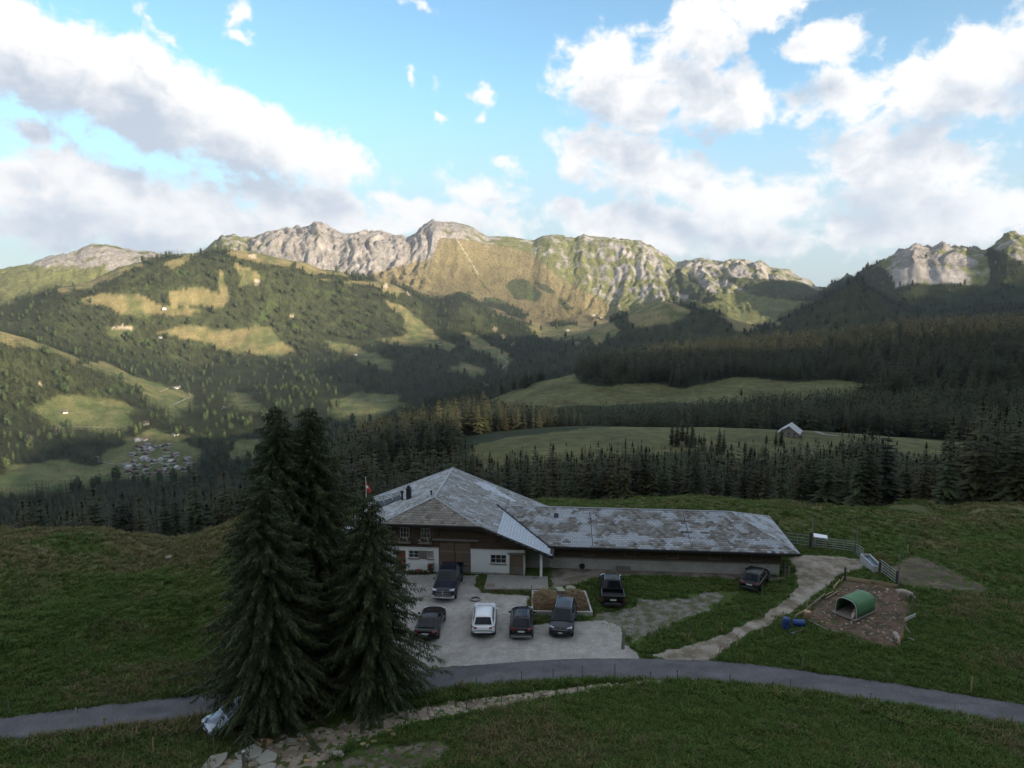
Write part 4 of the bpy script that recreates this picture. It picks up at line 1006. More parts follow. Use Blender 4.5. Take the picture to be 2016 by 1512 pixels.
# chimneys, vent, dark panels and snow rails on the left slope
pl_p, pl_n = (RU, 0, RW), (-SL, 0, 1)
c1 = hpix(805, 982, pl_p, pl_n); q = MB(); q.b2(c1.x-.22, c1.x+.22, c1.y-.22, c1.y+.22, c1.z-.4, c1.z+1.05); q.b2(c1.x-.27, c1.x+.27, c1.y-.27, c1.y+.27, c1.z+1.05, c1.z+1.12); q.b2(c1.x-.13, c1.x+.13, c1.y-.13, c1.y+.13, c1.z+1.12, c1.z+1.35); q.build("chimney", M_dark, roof)
c2 = hpix(792, 985, pl_p, pl_n); q = MB(); q.lathe([(.10, -.3), (.10, .75), (.17, .78), (.17, .95), (.11, 1.0)], Matrix.Translation(c2), 10); q.build("flue_pipe", M_dark, roof)
c3 = hpix(849, 975, pl_p, pl_n); q = MB(); q.lathe([(.07, -.3), (.07, .3), (.11, .32), (.11, .42), (.05, .48)], Matrix.Translation(c3), 8); q.build("vent_pipe", M_dark, roof)
for i in range(3):
    p0 = [hpix(*pp, pl_p, pl_n) for pp in ((738+17*i+1.5, 991.5-5*i), (754+17*i, 986.5-5*i), (757+17*i, 995.5-6*i), (743+15*i, 1003.5-7*i))]
    q = MB(); q.poly([p+Vector((0, 0, .10)) for p in p0], .08, (0, 0, 1)); q.build("solar_panel", mat("dark_panel", (.012, .016, .030), .6, spec=.2), roof)
for i in range(3):
    a_, b_ = hpix(737, 989-3.2*i, pl_p, pl_n), hpix(793, 975-2.6*i, pl_p, pl_n); q = MB(); q.bar(a_+Vector((0, 0, .16)), b_+Vector((0, 0, .16)), .022, 5)
    for t in (0, .33, .66, 1): e = a_.lerp(b_, t); q.bar(e, e+Vector((0, 0, .17)), .02, 4)
    q.build("snow_rail", M_dark, roof)

# ------------------------------------------------------------------ cattle shed
SH = empty("cattle_shed", HO+HU*17+HV_*6.3, YAW, "long low cattle shed with mottled shingle roof joined to the farmhouse's right side", "cattle shed")
SO = Vector((17, 6.3, 0))
def S_(u, v, w): return (u-SO.x, v-SO.y, w)
SW, SR = 2.45, 4.50; RV = 6.3; E0, E1 = 1.1, 11.5; RE, EE = 23.7, 28.75
fl_, fr, bl_, br = S_(-.2, E0, SW), S_(EE, E0, SW), S_(4.5, E1, SW), S_(EE, E1, SW); rl, rr = S_(.4, RV, SR), S_(RE, RV, SR)
sroof = slab("roof", [S_(6.0, E0, SW), fr, rr, rl], .18, M_roofu, SH); slab("back_slope", [rl, rr, br, bl_], .18, M_roofu, sroof); slab("end_hip", [fr, br, rr], .18, M_roofu, sroof)
def col_shed(P, rs):
    u, v = P[:, 0], P[:, 1]; f = fbm(u/2.6+3, v/1.5, 3, 121)+.30*fbm(u/.9, v/.6, 2, 122)+.06*sstep(-u, 0, 12)
    return tile_mix(P, rs, f, .09, .10, .75)
tiles("roof_tiles", sroof, S_(0, E0, SW), (1, 0, 0), (0, RV-E0, SR-SW), [S_(6.35, E0, SW), fr, rr, S_(1.10, RV, SR)], .36, .26, col_shed, seed=4)
tiles("roof_tiles", sroof, fr, (0, 1, 0), (RE-EE, 0, SR-SW), [fr, br, rr], .36, .26, lambda P, rs: tile_mix(P, rs, fbm(P[:, 1]/1.6, P[:, 0]/1.4, 3, 131), -.12, .1, .5), seed=5)
tiles("roof_tiles", sroof, S_(0, E1, SW), (1, 0, 0), (0, RV-E1, SR-SW), [bl_, br, rr, S_(6.74, RV, SR)], .36, .26, col_shed, seed=6)
cap("ridge_cap", S_(1.2, RV, SR), rr, .06, M_cap, sroof); cap("hip_cap", fr, rr, .06, M_cap, sroof); cap("hip_cap", br, rr, .06, M_cap, sroof)
q = MB(); q.b2(6.5-SO.x, EE+.03-SO.x, E0-.14-SO.y, E0+.02-SO.y, SW-.20, SW-.02); q.build("gutter", M_dark, SH); q = MB(); q.b2(EE-.02-SO.x, EE+.10-SO.x, E0-SO.y, E1-SO.y, SW-.20, SW-.02); q.build("gutter", M_dark, SH)
va, vb = Vector((6.30, VE(6.30)-.02, mz(6.30)+.07)), Vector((1.02, 6.34, mz(1.02)+.07)); q = MB(); q.bar(va, vb, .085, 5); q.build("valley_flashing", M_dark, roof)
for (p0, p1) in (((1161, 1008), (1167, 1074)), ((1345, 1012), (1363, 1082))):
    n_ = Vector((0, -(SR-SW), RV-E0)); a_, b_ = hpix(*p0, (0, E0, SW), n_), hpix(*p1, (0, E0, SW), n_); q = MB(); o_ = Vector((0, 0, .05)); q.bar(a_-SO+o_, b_-SO+o_, .028, 4); q.build("roof_seam", M_dark, sroof)
n_ = Vector((0, -(SR-SW), RV-E0)); a_ = hpix(1095, 1016, (0, E0, SW), n_)-SO; sl_ = Vector((0, RV-E0, SR-SW)).normalized()
q = MB(); ux = Vector((1, 0, 0)); nn = Vector((0, 0, .09)); q.poly([a_-ux*.22-sl_*.3+nn, a_+ux*.22-sl_*.3+nn, a_+ux*.22+sl_*.3+nn, a_-ux*.22+sl_*.3+nn], .08, (0, 0, 1)); sk = q.build("skylight", M_dark, sroof)
for i in range(2):
    q = MB(); o_ = ux*(-.10+.20*i)+Vector((0, 0, .10)); q.poly([a_+o_-ux*.08-sl_*.26, a_+o_+ux*.08-sl_*.26, a_+o_+ux*.08+sl_*.26, a_+o_-ux*.08+sl_*.26], .01, (0, 0, 1)); q.build("pane", M_glass, sk)
# walls: concrete panels below, dark boards with hatches above
edges_ = [6.2, 7.9, 9.9, 12.6, 14.8, 15.9, 17.9, 19.4, 22.3, 24.9, 27.35]
for i in range(len(edges_)-1):
    q = MB(); q.b2(edges_[i]+.012-SO.x, edges_[i+1]-.012-SO.x, 2.0+.01*(i % 3)-SO.y, 2.2-SO.y, -.5, 1.02); q.build("concrete_panel", M_conc, SH)
q = MB(); q.b2(6.2-SO.x, 27.36-SO.x, 2.03-SO.y, 2.19-SO.y, -.5, 1.0); q.b2(27.16-SO.x, 27.36-SO.x, 2.19-SO.y, 11-SO.y, -.5, 1.0); q.build("base_wall", M_concd, SH)
q = MB(); q.b2(6.2-SO.x, 27.40-SO.x, 1.96-SO.y, 2.2-SO.y, 1.022, 1.12); q.build("wall_plate", M_greyw, SH)
q = MB(); u = 6.2
while u < 27.3: q.b2(u-SO.x, u+.19-SO.x, 2.02+.015*((int(u*10)) % 2)-SO.y, 2.12-SO.y, 1.122, 2.55); u += .2
v = 2.2
while v < 11: q.b2(27.20-SO.x, 27.30-SO.x, v-SO.y, v+.19-SO.y, 1.0, 2.45); v += .2
q.b2(6.2-SO.x, 27.2-SO.x, 10.9-SO.y, 11.0-SO.y, -.4, 2.45)
q.build("board_wall", M_timber, SH)
for px_, w_ in ((1158, 1.0), (1241, .95), (1324, 1.0), (1407, .95), (1490, .9)):
    c = hpix(px_, 1092, (0, 2.0, 0), (0, 1, 0)); q = MB(); q.b2(c.x-w_/2-SO.x, c.x+w_/2-SO.x, 1.965-SO.y, 2.01-SO.y, 1.35, 2.02); hh = q.build("hatch", M_timber, SH)
    q = MB(); x0, x1 = c.x-w_/2-SO.x, c.x+w_/2-SO.x; q.b2(x0-.05, x1+.05, 1.94-SO.y, 1.962-SO.y, 2.02, 2.08); q.b2(x0-.05, x1+.05, 1.94-SO.y, 1.962-SO.y, 1.29, 1.35); q.b2(x0-.05, x0, 1.94-SO.y, 1.962-SO.y, 1.35, 2.02); q.b2(x1, x1+.05, 1.94-SO.y, 1.962-SO.y, 1.35, 2.02); q.build("hatch_frame", M_greyw, hh)
# doorstep slab with its two gratings
def W(u, v, w=0.0): return HO+HU*u+HV_*v+Vector((0, 0, w))
pts = [ground_at(*p) for p in ((953, 1163), (1080, 1163), (1078, 1138), (960, 1134))]
st = empty("concrete_step", pts[0], 0, "pale concrete platform with two gratings in front of the stable door", "platform")
q = MB(); q.poly([p-pts[0]+Vector((0, 0, .16)) for p in pts], .5, (0, 0, 1)); q.build("slab", M_concd, st)
for cs in (((957, 1160), (975, 1160), (974, 1152.5), (958, 1152.5)), ((1048, 1143.5), (1059, 1143.5), (1058, 1139), (1048, 1139))):
    g_ = [ground_at(*p)-pts[0]+Vector((0, 0, .168)) for p in cs]; q = MB()
    for i in range(9): 
        t0, t1 = i/9, (i+.55)/9; q.poly([g_[0].lerp(g_[1], t0), g_[0].lerp(g_[1], t1), g_[3].lerp(g_[2], t1), g_[3].lerp(g_[2], t0)], .01, (0, 0, 1))
    q.build("grating", M_rust, st)
# flag on its pole behind the house
fp = W(-12.6, 4.0); zt = float(CAMH+fp.length*0-0); a, b, c = pray(720, 941); tt = fp.y/float(b); ztop_ = CAMH+float(c)*tt; xx = float(a)*tt
fg = empty("flagpole", (xx, fp.y, h1(xx, fp.y)), 0, "red flag hanging from a white pole behind the lower spruce", "flag"); q = MB(); hh = ztop_-h1(xx, fp.y); q.bar((0, 0, -.3), (0, 0, hh), .035, 6, .025); q.lathe([(.01, 0), (.05, .04), (.01, .09)], Matrix.Translation((0, 0, hh)), 8); q.build("pole", M_white, fg)
q = MB(); rows_ = []
for j in range(9):
    z_ = hh-.35-.13*j; wv = .10+.34*math.sin(min(j, 6)/6*1.5); rows_.append([(.03, 0, z_), (.03+wv*.5, .06*math.sin(j), z_-.06), (.03+wv, .03*math.cos(j*1.3), z_-.16)])
for j in range(8):
    for i in range(2):
        q.slot = 1 if (j in (3, 4) and i == 0) else 0
        q.add([rows_[j][i], rows_[j][i+1], rows_[j+1][i+1], rows_[j+1][i]], [(0, 1, 2, 3)])
q.build("flag_cloth", [mat("flag_red", (.55, .05, .045), .8), M_white], fg)
# ------------------------------------------------------------------ road, yard, paths and bare ground as sheets on the pasture
GRASS_FREE = []      # world polygons on which no grass grows
def wpoly(pp, n=6):
    out = []
    for i in range(len(pp)):
        a_, b_ = pp[i], pp[(i+1) % len(pp)]
        for k in range(n): out.append((a_[0]+(b_[0]-a_[0])*k/n, a_[1]+(b_[1]-a_[1])*k/n))
    return [tuple(ground_at(*p)[:2]) for p in out]
def edge_dist(x, y, poly):
    d = np.full(np.shape(x), 1e9); n = len(poly)
    for i in range(n):
        (x0, y0), (x1, y1) = poly[i], poly[(i+1) % n]; dx, dy = x1-x0, y1-y0; L2 = dx*dx+dy*dy+1e-9
        t = np.clip(((x-x0)*dx+(y-y0)*dy)/L2, 0, 1); d = np.minimum(d, np.hypot(x-x0-t*dx, y-y0-t*dy))
    return np.where(in_poly(x, y, poly), d, -d)
def sheet(name, pp, zoff, cell, ragged, nscale, colf, label, m, bumpy=0.0):
    P = wpoly(pp, 3); A = np.array(P); x0, y0 = A.min(0)-1; x1, y1 = A.max(0)+1
    xs = np.arange(x0, x1, cell); ys = np.arange(y0, y1, cell); X, Y = np.meshgrid(xs, ys); nx, ny = len(xs), len(ys)
    x, y = X.ravel(), Y.ravel(); sd = edge_dist(x, y, P)+ragged*(fbm(x/nscale, y/nscale, 4, 201)+.35*fbm(x/(nscale*.3), y/(nscale*.3), 2, 203))
    i = np.arange(ny-1)[:, None]*nx+np.arange(nx-1)[None, :]; i = i.ravel(); F = np.stack([i, i+1, i+nx+1, i+nx], 1)
    F = F[(sd[F] > 0).sum(1) >= 3]
    u, inv = np.unique(F, return_inverse=True); F = inv.reshape(-1, 4); x, y, sd = x[u], y[u], sd[u]
    # pull the rim down into the turf
    z = height(x, y)+zoff*sstep(sd, -.05, .25)-.015+bumpy*fbm(x/.5, y/.5, 3, 205)*sstep(sd, 0, .4)
    C = np.clip(colf(x, y, sd), .01, .9); me = mesh_np(name, np.stack([x, y, z], 1), F, m, C)
    o = link(bpy.data.objects.new(name, me)); tag(o, label, kind='structure'); GRASS_FREE.append((P, ragged)); return o
M_sheet = terrain_mat("loose_ground", 9.0, 1.3, 0.05, .7)
M_road = terrain_mat("asphalt", 14.0, .8, 0.012, .35)
def two(c1, c2, s, sh=0., seed=0, soft=.35):
    c1, c2 = np.array(c1), np.array(c2)
    def f(x, y, sd): k = sstep(fbm(x/s, y/s, 4, 210+seed)+sh, -soft, soft)[:, None]; return (c1*(1-k)+c2*k)*(1+.16*fbm(x/.35, y/.35, 3, 220)[:, None])
    return f
# road
xs = np.linspace(-64, 62, 420); mid = road_mid(xs); dx = np.gradient(mid, xs); nn = np.stack([-dx, np.ones_like(dx)], 1)/np.sqrt(1+dx*dx)[:, None]
off = np.linspace(-RDW, RDW, 11); wob = .10*fbm(xs/2.2, xs*0, 3, 230)
PX = xs[:, None]+nn[:, 0:1]*off*(1+.0*wob[:, None]); PY = mid[:, None]+nn[:, 1:2]*off
PX[:, 0] -= nn[:, 0]*wob; PY[:, 0] -= nn[:, 1]*wob; PY[:, -1] += .10*fbm(xs/1.7, xs*0, 3, 231)
x, y = PX.ravel(), PY.ravel(); z = height(x, y)+.035-.04*(np.tile(np.abs(off) > RDW*.99, len(xs))); nx = len(off)
i = np.arange(len(xs)-1)[:, None]*nx+np.arange(nx-1)[None, :]; i = i.ravel(); F = np.stack([i, i+nx, i+nx+1, i+1], 1)
lane = np.exp(-((np.abs(np.tile(off, len(xs)))-.72)/.28)**2); k_ = fbm(x/3, y/1.2, 4, 233)
C = np.array([.118, .114, .122])*(1+.10*lane[:, None]+.16*k_[:, None]); patchr = sstep(fbm(x/5, y/1.5, 3, 236), .25, .32)[:, None]; C = C*(1-.14*patchr)
me = mesh_np("road", np.stack([x, y, z], 1), F, M_road, C); tag(link(bpy.data.objects.new("road", me)), "narrow grey asphalt road curving past the farm", kind='structure')
GRASS_FREE.append(([(a_, b_-RDW*1.02) for a_, b_ in zip(xs, mid)]+[(a_, b_+RDW*1.02) for a_, b_ in zip(xs[::-1], mid[::-1])], 0))
G1 = (.35, .332, .305); G2 = (.285, .266, .24)
sheet("gravel_yard", [(600, 1352), (760, 1330), (860, 1317), (1000, 1309), (1150, 1304), (1275, 1302), (1232, 1262), (1228, 1236), (1190, 1218), (1150, 1222), (1100, 1222), (1052, 1228), (1040, 1205), (1046, 1172), (950, 1166), (938, 1150), (945, 1132), (860, 1128), (770, 1128), (720, 1135), (690, 1200), (620, 1290)], .022, .16, .35, 1.6,
      lambda x, y, sd: two(G1, G2, 2.5, -.25, 1)(x, y, sd)*(1-.0*sd[:, None]), "pale grey gravel yard in front of the farmhouse", M_sheet)
sheet("worn_gravel", [(1150, 1232), (1175, 1205), (1235, 1196), (1270, 1180), (1340, 1176), (1410, 1162), (1455, 1164), (1425, 1188), (1385, 1208), (1335, 1228), (1285, 1250), (1225, 1288), (1238, 1250), (1205, 1240)], .016, .16, 1.1, 1.8, two((.20, .188, .168), (.095, .098, .052), .8, .05, 2), "worn stony ground fading into grass beside the parking place", M_sheet)
sheet("farm_track", [(1262, 1291), (1330, 1276), (1420, 1248), (1500, 1212), (1550, 1176), (1568, 1150), (1560, 1118), (1548, 1100), (1580, 1092), (1640, 1094), (1692, 1100), (1705, 1112), (1690, 1122), (1655, 1132), (1638, 1150), (1585, 1190), (1520, 1228), (1455, 1262), (1400, 1301), (1330, 1303)], .024, .16, .35, 1.3,
      two((.31, .275, .23), (.17, .14, .10), 1.4, -.02, 3), "stony farm track climbing from the road to the cattle gates", M_sheet)
sheet("shed_apron", [(1080, 1165), (1085, 1118), (1140, 1116), (1250, 1119), (1400, 1125), (1540, 1134), (1560, 1142), (1520, 1145), (1400, 1138), (1250, 1134), (1170, 1138), (1140, 1150)], .018, .16, .5, 1.2, two((.22, .195, .165), (.13, .11, .085), 1.3, 0, 4), "bare dirt strip along the cattle shed wall", M_sheet)
sheet("pig_pen_mud", [(1663, 1141), (1715, 1146), (1768, 1157), (1785, 1165), (1793, 1200), (1786, 1240), (1768, 1277), (1720, 1270), (1655, 1246), (1605, 1228), (1572, 1216), (1600, 1192), (1640, 1160)], .03, .12, .25, .8, two((.135, .090, .062), (.075, .052, .038), 1.0, -.1, 5), "trampled brown mud of the pig pen", M_sheet, .05)
sheet("bare_slope", [(1752, 1118), (1775, 1103), (1800, 1094), (1830, 1103), (1880, 1125), (1950, 1158), (1940, 1166), (1860, 1163), (1772, 1152)], .02, .2, .45, 1.6, two((.140, .105, .080), (.085, .072, .052), 1.6, 0, 6), "bare trodden slope behind the field gate", M_sheet, .03)
sheet("sandy_path", [(395, 1530), (440, 1492), (545, 1448), (640, 1428), (760, 1404), (900, 1379), (1040, 1361), (1180, 1345), (1300, 1336), (1312, 1343), (1200, 1356), (1060, 1378), (960, 1398), (870, 1414), (760, 1440), (680, 1470), (640, 1512), (620, 1540)], .02, .11, .45, .9, two((.31, .255, .195), (.18, .145, .105), 1.0, -.1, 7), "sandy footpath strewn with stones beside the road", M_sheet, .03)
sheet("dirt_patch", [(620, 1530), (640, 1500), (700, 1476), (790, 1462), (850, 1456), (900, 1470), (860, 1500), (800, 1530)], .016, .11, .8, 1.0, two((.175, .145, .115), (.10, .085, .055), 1.0, .05, 8), "bare earth patch in the foreground grass", M_sheet, .02)

# ------------------------------------------------------------------ grass
M_g = [mat("grass_green", (.088, .134, .031), .85, var=.3, scale=3, objvar=.28, spec=.2), mat("grass_deep", (.070, .112, .026), .85, var=.3, scale=3, objvar=.28, spec=.2), mat("grass_straw", (.185, .155, .075), .85, var=.3, scale=3, objvar=.28, spec=.2)]
def tuft(name, seed, n, h, sp, m):
    rs = np.random.RandomState(seed); Q = []
    for k in range(n):
        a_ = rs.rand()*6.28; rr = sp*math.sqrt(rs.rand()); b = np.array([rr*math.cos(a_), rr*math.sin(a_), -.02]); l = h*(.5+.7*rs.rand()); d = np.array([math.cos(a_+rs.randn()), math.sin(a_+rs.randn()), 0])*l*(.25+.5*rs.rand()); t = np.array([-d[1], d[0], 0]); t = t/(np.linalg.norm(t)+1e-6)*(.010+.012*rs.rand())
        mdl = b+d*.35+np.array([0, 0, l*.62]); tip = b+d+np.array([0, 0, l*.85]); Q.append([b-t, b+t, mdl+t*.8, mdl-t*.8]); Q.append([mdl-t*.8, mdl+t*.8, tip+t*.1, tip-t*.1])
    return quad_mesh(name, np.array(Q), m)
TUFTS = [tuft("tuft_%d" % i, 40+i, [14, 12, 16, 14, 11][i], [.20, .14, .24, .22, .34][i], [.22, .25, .2, .2, .16][i], M_g[[0, 1, 0, 2, 2][i]]) for i in range(5)]
GRASS_FREE.append((wpoly([(953, 1163), (1080, 1163), (1078, 1136), (960, 1132)], 2), 0)); GRASS_FREE.append((wpoly([(1043, 1213), (1170, 1214), (1160, 1168), (1046, 1168)], 2), 0))
rs = np.random.RandomState(77)
n = 395000; r = np.sqrt(rs.rand(n)*(112**2-33**2)+33**2); a = (rs.rand(n)-.5)*R(94); keep = rs.rand(n) < np.clip(1.25-(r-33)/52, .30, 1); r, a = r[keep], a[keep]; x, y = r*np.sin(a), r*np.cos(a)
ok = np.ones(len(x), bool)
for P, rag in GRASS_FREE: ok &= edge_dist(x, y, P)+rag*.8*fbm(x/1.3, y/1.3, 3, 201) < .05
rel = np.stack([(x-HO.x)*HU.x+(y-HO.y)*HU.y, (x-HO.x)*HV_.x+(y-HO.y)*HV_.y], 1); ok &= ~((rel[:, 0] > -11.8) & (rel[:, 0] < 6) & (rel[:, 1] > -.1) & (rel[:, 1] < 12.3)); ok &= ~((rel[:, 0] > 5) & (rel[:, 0] < 27.6) & (rel[:, 1] > 1.9) & (rel[:, 1] < 11.2))
x, y, r = x[ok], y[ok], r[ok]; z = height(x, y); n = len(x)
dryk = fbm(x/9, y/6, 4, 72)*.9+fbm(x/40, y/40, 4, 71)*.6+.8*sstep(-x, 10, 20)*sstep(y, 62, 72)+.05*sstep(road_low(x)-y, .5, 4)+.25*sstep(y, 74, 84)*sstep(x, -10, 20)
pd = sstep(dryk+.25*rs.randn(n), .15, .75); vi = np.where(rs.rand(n) < pd*.7, rs.randint(3, 5, n), rs.randint(0, 3, n))
s = (.7+.6*rs.rand(n))*(1+.5*sstep(fbm(x/1.6, y/1.6, 3, 240), .1, .6)); verge = np.abs(y-road_low(x)+1.0) < 1.0; s = np.where(verge, s*1.25, s)
scatter("pasture_grass", np.stack([x, y, z-.01], 1), rs.rand(n)*6.28, s, s*(.8+.5*rs.rand(n)), vi, TUFTS, "rough alpine grass in green and straw tufts")
print("tufts", n)
# ------------------------------------------------------------------ stones
M_stone = mat("field_stone", (.33, .285, .225), .9, var=.3, scale=5, objvar=.3, bump=.4)
M_slab = mat("flagstone", (.33, .32, .27), .9, var=.2, scale=3, objvar=.12, bump=.4)
M_ochre = mat("ochre_stone", (.36, .25, .135), .9, var=.25, scale=4, objvar=.15, bump=.4)
def stone_bm(seed, flat=.6, sub=1):
    rs = np.random.RandomState(seed); bm = bmesh.new(); bmesh.ops.create_icosphere(bm, subdivisions=sub, radius=1)
    for v in bm.verts: v.co = Vector((v.co.x*(.8+.4*rs.rand()), v.co.y*(.8+.4*rs.rand()), v.co.z*flat*(.8+.4*rs.rand())))
    me = bpy.data.meshes.new("stone"); bm.to_mesh(me); bm.free(); return me
def stone_mesh(seed, m, **k): me = stone_bm(seed, **k); me.materials.append(m); return me
PEB = [stone_mesh(i, M_stone, flat=.6) for i in range(4)]
def pebbles(name, pp, n, s0, s1, label, seed, edge=0.0):
    rs = np.random.RandomState(seed); P = wpoly(pp, 4); A = np.array(P); x = A[:, 0].min()+rs.rand(n*3)*np.ptp(A[:, 0]); y = A[:, 1].min()+rs.rand(n*3)*np.ptp(A[:, 1])
    k = in_poly(x, y, P) & (fbm(x/1.1, y/1.1, 3, seed) > -.15+.5*(rs.rand(n*3)-.5)); x, y = x[k][:n], y[k][:n]; m_ = len(x); s = s0+(s1-s0)*rs.rand(m_)**3
    scatter(name, np.stack([x, y, height(x, y)+.02+s*.15], 1), rs.rand(m_)*6.28, s, s, rs.randint(0, 4, m_), PEB, label)
pebbles("path_stones", [(545, 1462), (640, 1434), (900, 1384), (1180, 1348), (1305, 1337), (1200, 1354), (960, 1394), (760, 1436), (650, 1500)], 1100, .03, .17, "loose stones on the sandy footpath", 301)
pebbles("pen_stones", [(1668, 1148), (1760, 1160), (1780, 1200), (1770, 1270), (1650, 1238), (1590, 1215), (1640, 1170)], 420, .03, .13, "loose stones in the pig pen mud", 302)
pebbles("track_stones", [(1300, 1288), (1480, 1226), (1570, 1150), (1580, 1100), (1680, 1105), (1600, 1180), (1400, 1296)], 900, .02, .09, "loose stones on the farm track", 303)
pebbles("yard_stones", [(1180, 1225), (1260, 1195), (1400, 1185), (1300, 1240), (1225, 1270)], 500, .02, .08, "loose stones on the worn gravel", 304)
# ------------------------------------------------------------------ cars
M_tyre = mat("tyre_rubber", (.016, .016, .017), .85, var=.2, scale=20)
M_rim = mat("alloy_rim", (.34, .35, .37), .35, metal=.8)
M_cglass = mat("car_glass", (.010, .012, .016), .05, spec=.28)
M_trim = mat("black_plastic", (.016, .016, .017), .6)
M_chrome = mat("chrome", (.62, .63, .65), .18, metal=.95)
M_lamp = mat("headlamp_glass", (.52, .56, .62), .1, spec=.8)
M_tail = mat("tail_lamp", (.26, .014, .012), .18, spec=.7)
M_plate = mat("number_plate", (.62, .62, .60), .5)
P_white = mat("white_paint", (.72, .74, .77), .25, coat=.8); P_black = mat("black_paint", (.007, .007, .008), .3, coat=.25, spec=.3)
P_navy = mat("dark_blue_paint", (.010, .014, .028), .3, coat=.25, spec=.3); P_slate = mat("slate_blue_paint", (.016, .020, .032), .3, coat=.25, spec=.3); P_silver = mat("silver_blue_paint", (.36, .42, .50), .25, coat=.9, metal=.35)
M_bed = mat("bed_liner", (.014, .014, .015), .7)

def lerp_tab(tabl, t):
    xs = [q[0] for q in tabl]; ys = [q[1] for q in tabl]; return float(np.interp(t, xs, ys))
def car(name, label, cat, pos, rz, L, W, Ht, paint, belt, wsb, wst, rt, rb, hood, rear='hatch', rails=None, grille='bar', rr=.34, glass_roof=False, plate=True, clad=False, bed=None):
    """front at -y. belt: belt-line height; wsb/wst windscreen base and top, rt/rb rear window top and base (fractions of length)"""
    t = empty(name, pos, rz, label, cat, "cars parked around the farm"); hw = W/2; zb = .26 if not clad else .30
    st = [-.5, -.492, -.465, -.40, -.30, wsb-.01, -.08, .08, .22, .34, .42, .47, .492, .5]
    nose = [(-.5, hood-.26), (-.492, hood-.14), (-.465, hood-.07), (-.40, hood-.03), (wsb-.01, hood+.04), (wsb+.05, belt-.01), (.1, belt), (.40, belt+.01), (.47, belt-.01), (.492, belt-.12), (.5, belt-.26)]
    wid = [(-.5, .76), (-.492, .86), (-.465, .93), (-.40, .975), (-.25, 1), (.3, 1), (.42, .975), (.47, .95), (.492, .90), (.5, .82)]
    low = [(-.5, zb+.20), (-.492, zb+.10), (-.465, zb), (.465, zb), (.492, zb+.10), (.5, zb+.2)]
    if bed: nose = [(-.5, hood-.34), (-.492, hood-.16), (-.465, hood-.06), (-.40, hood-.02), (wsb-.01, hood+.03), (wsb+.05, belt-.01), (bed-.03, belt), (bed, .80), (.5, .80)]; st += [bed-.03, bed]; st = sorted(st)
    V = []; F = []
    for s in st:
        zt, w, z0 = lerp_tab(nose, s), hw*lerp_tab(wid, s), lerp_tab(low, s); zt = max(zt, z0+.1)
        ring = [(.80*w, z0), (.97*w, z0+.10), (w, z0+.35*(zt-z0)), (w*.995, z0+.62*(zt-z0)), (w*.965, zt-.10*(zt-z0)), (w*.88, zt), (w*.45, zt+.022)]
        full = ring+[(0, zt+.03)]+[(-a_, b_) for a_, b_ in ring[::-1]]
        V += [(a_, s*L, b_) for a_, b_ in full]
    k = 15
    for i in range(len(st)-1):
        for j in range(k): F.append((i*k+j, i*k+(j+1) % k, (i+1)*k+(j+1) % k, (i+1)*k+j))
    F.append(tuple(range(k))); F.append(tuple((len(st)-1)*k+j for j in range(k-1, -1, -1)))
    b = MB(); b.add(V, [f[::-1] for f in F]); b.build("body", paint, t, smooth=True, sub=1)
    # cabin shell
    wb, wt = hw*.89, hw*.70; yb0, yt0, yt1, yb1 = wsb*L, wst*L, rt*L, rb*L; z0 = belt-.06
    ym = (yt0+yt1)/2; S = [(yb0-.03, z0+.05, 0.), (yb0+(yt0-yb0)*.5, belt+(Ht-belt)*.52, .5), (yt0, Ht-.035, 1.), (yt0+.16, Ht-.008, 1.), (ym, Ht, 1.), (yt1-.16, Ht-.015, 1.), (yt1, Ht-.05, 1.), (yt1+(yb1-yt1)*.5, belt+(Ht-.05-belt)*.54, .5), (yb1+.02, z0+.05, 0.)]
    V = []; F = []
    for (yy, zt, q) in S:
        wtop = wb+(wt-wb)*q
        full = [(wb, z0), (wb+(wtop-wb)*.5, z0+(zt-z0)*.5), (wtop, zt-.055*q), (wtop*.88, zt-.008), (0, zt+.018*q)]; full = full+[(-a_, c_) for a_, c_ in full[:-1][::-1]]
        V += [(a_, yy, c_) for a_, c_ in full]
    k = 9
    for i in range(len(S)-1):
        for j in range(k-1): F.append((i*k+j, (i+1)*k+j, (i+1)*k+j+1, i*k+j+1))
    b = MB(); b.add(V, F); b.build("cabin", paint, t, smooth=True)
    def wx(z): return wb+(wt-wb)*min(max((z-belt+.06)/(Ht-belt), 0), 1)
    def pane(nm, pts, m=M_cglass, off=(0, 0, 0)):
        q = MB(); o = Vector(off); q.poly([Vector(p)+o for p in pts]); return q.build(nm, m, t)
    def fr(a0, a1, z_a, z_b, f): return a0+(a1-a0)*f, z_a+(z_b-z_a)*f
    ya, za = fr(yb0, yt0, belt-.01, Ht-.035, .06); yb_, zb_ = fr(yb0, yt0, belt, Ht-.035, .93)
    g = MB(); ny = 4; nv = 8; vs = []
    def sheet_(ya, za, yb_, zb_, w0, w1, dy, dz, bulge):
        vs = []
        for i in range(ny+1):
            f = i/ny
            for j in range(nv+1):
                u = -1+2*j/nv; vs.append((u*(w0+(w1-w0)*f), ya+(yb_-ya)*f+dy+bulge*u*u, za+(zb_-za)*f+dz-.012*u*u))
        fs = [(i*(nv+1)+j, i*(nv+1)+j+1, (i+1)*(nv+1)+j+1, (i+1)*(nv+1)+j) for i in range(ny) for j in range(nv)]
        return vs, fs
    vs, fs = sheet_(ya, za, yb_, zb_, wx(za)*.90, wx(zb_)*.88, -.020, .030, .0); g.add(vs, fs); g.build("windscreen", M_cglass, t, smooth=True)
    ya, za = fr(yb1, yt1, belt+.02, Ht-.05, .10); yb_, zb_ = fr(yb1, yt1, belt, Ht-.05, .92)
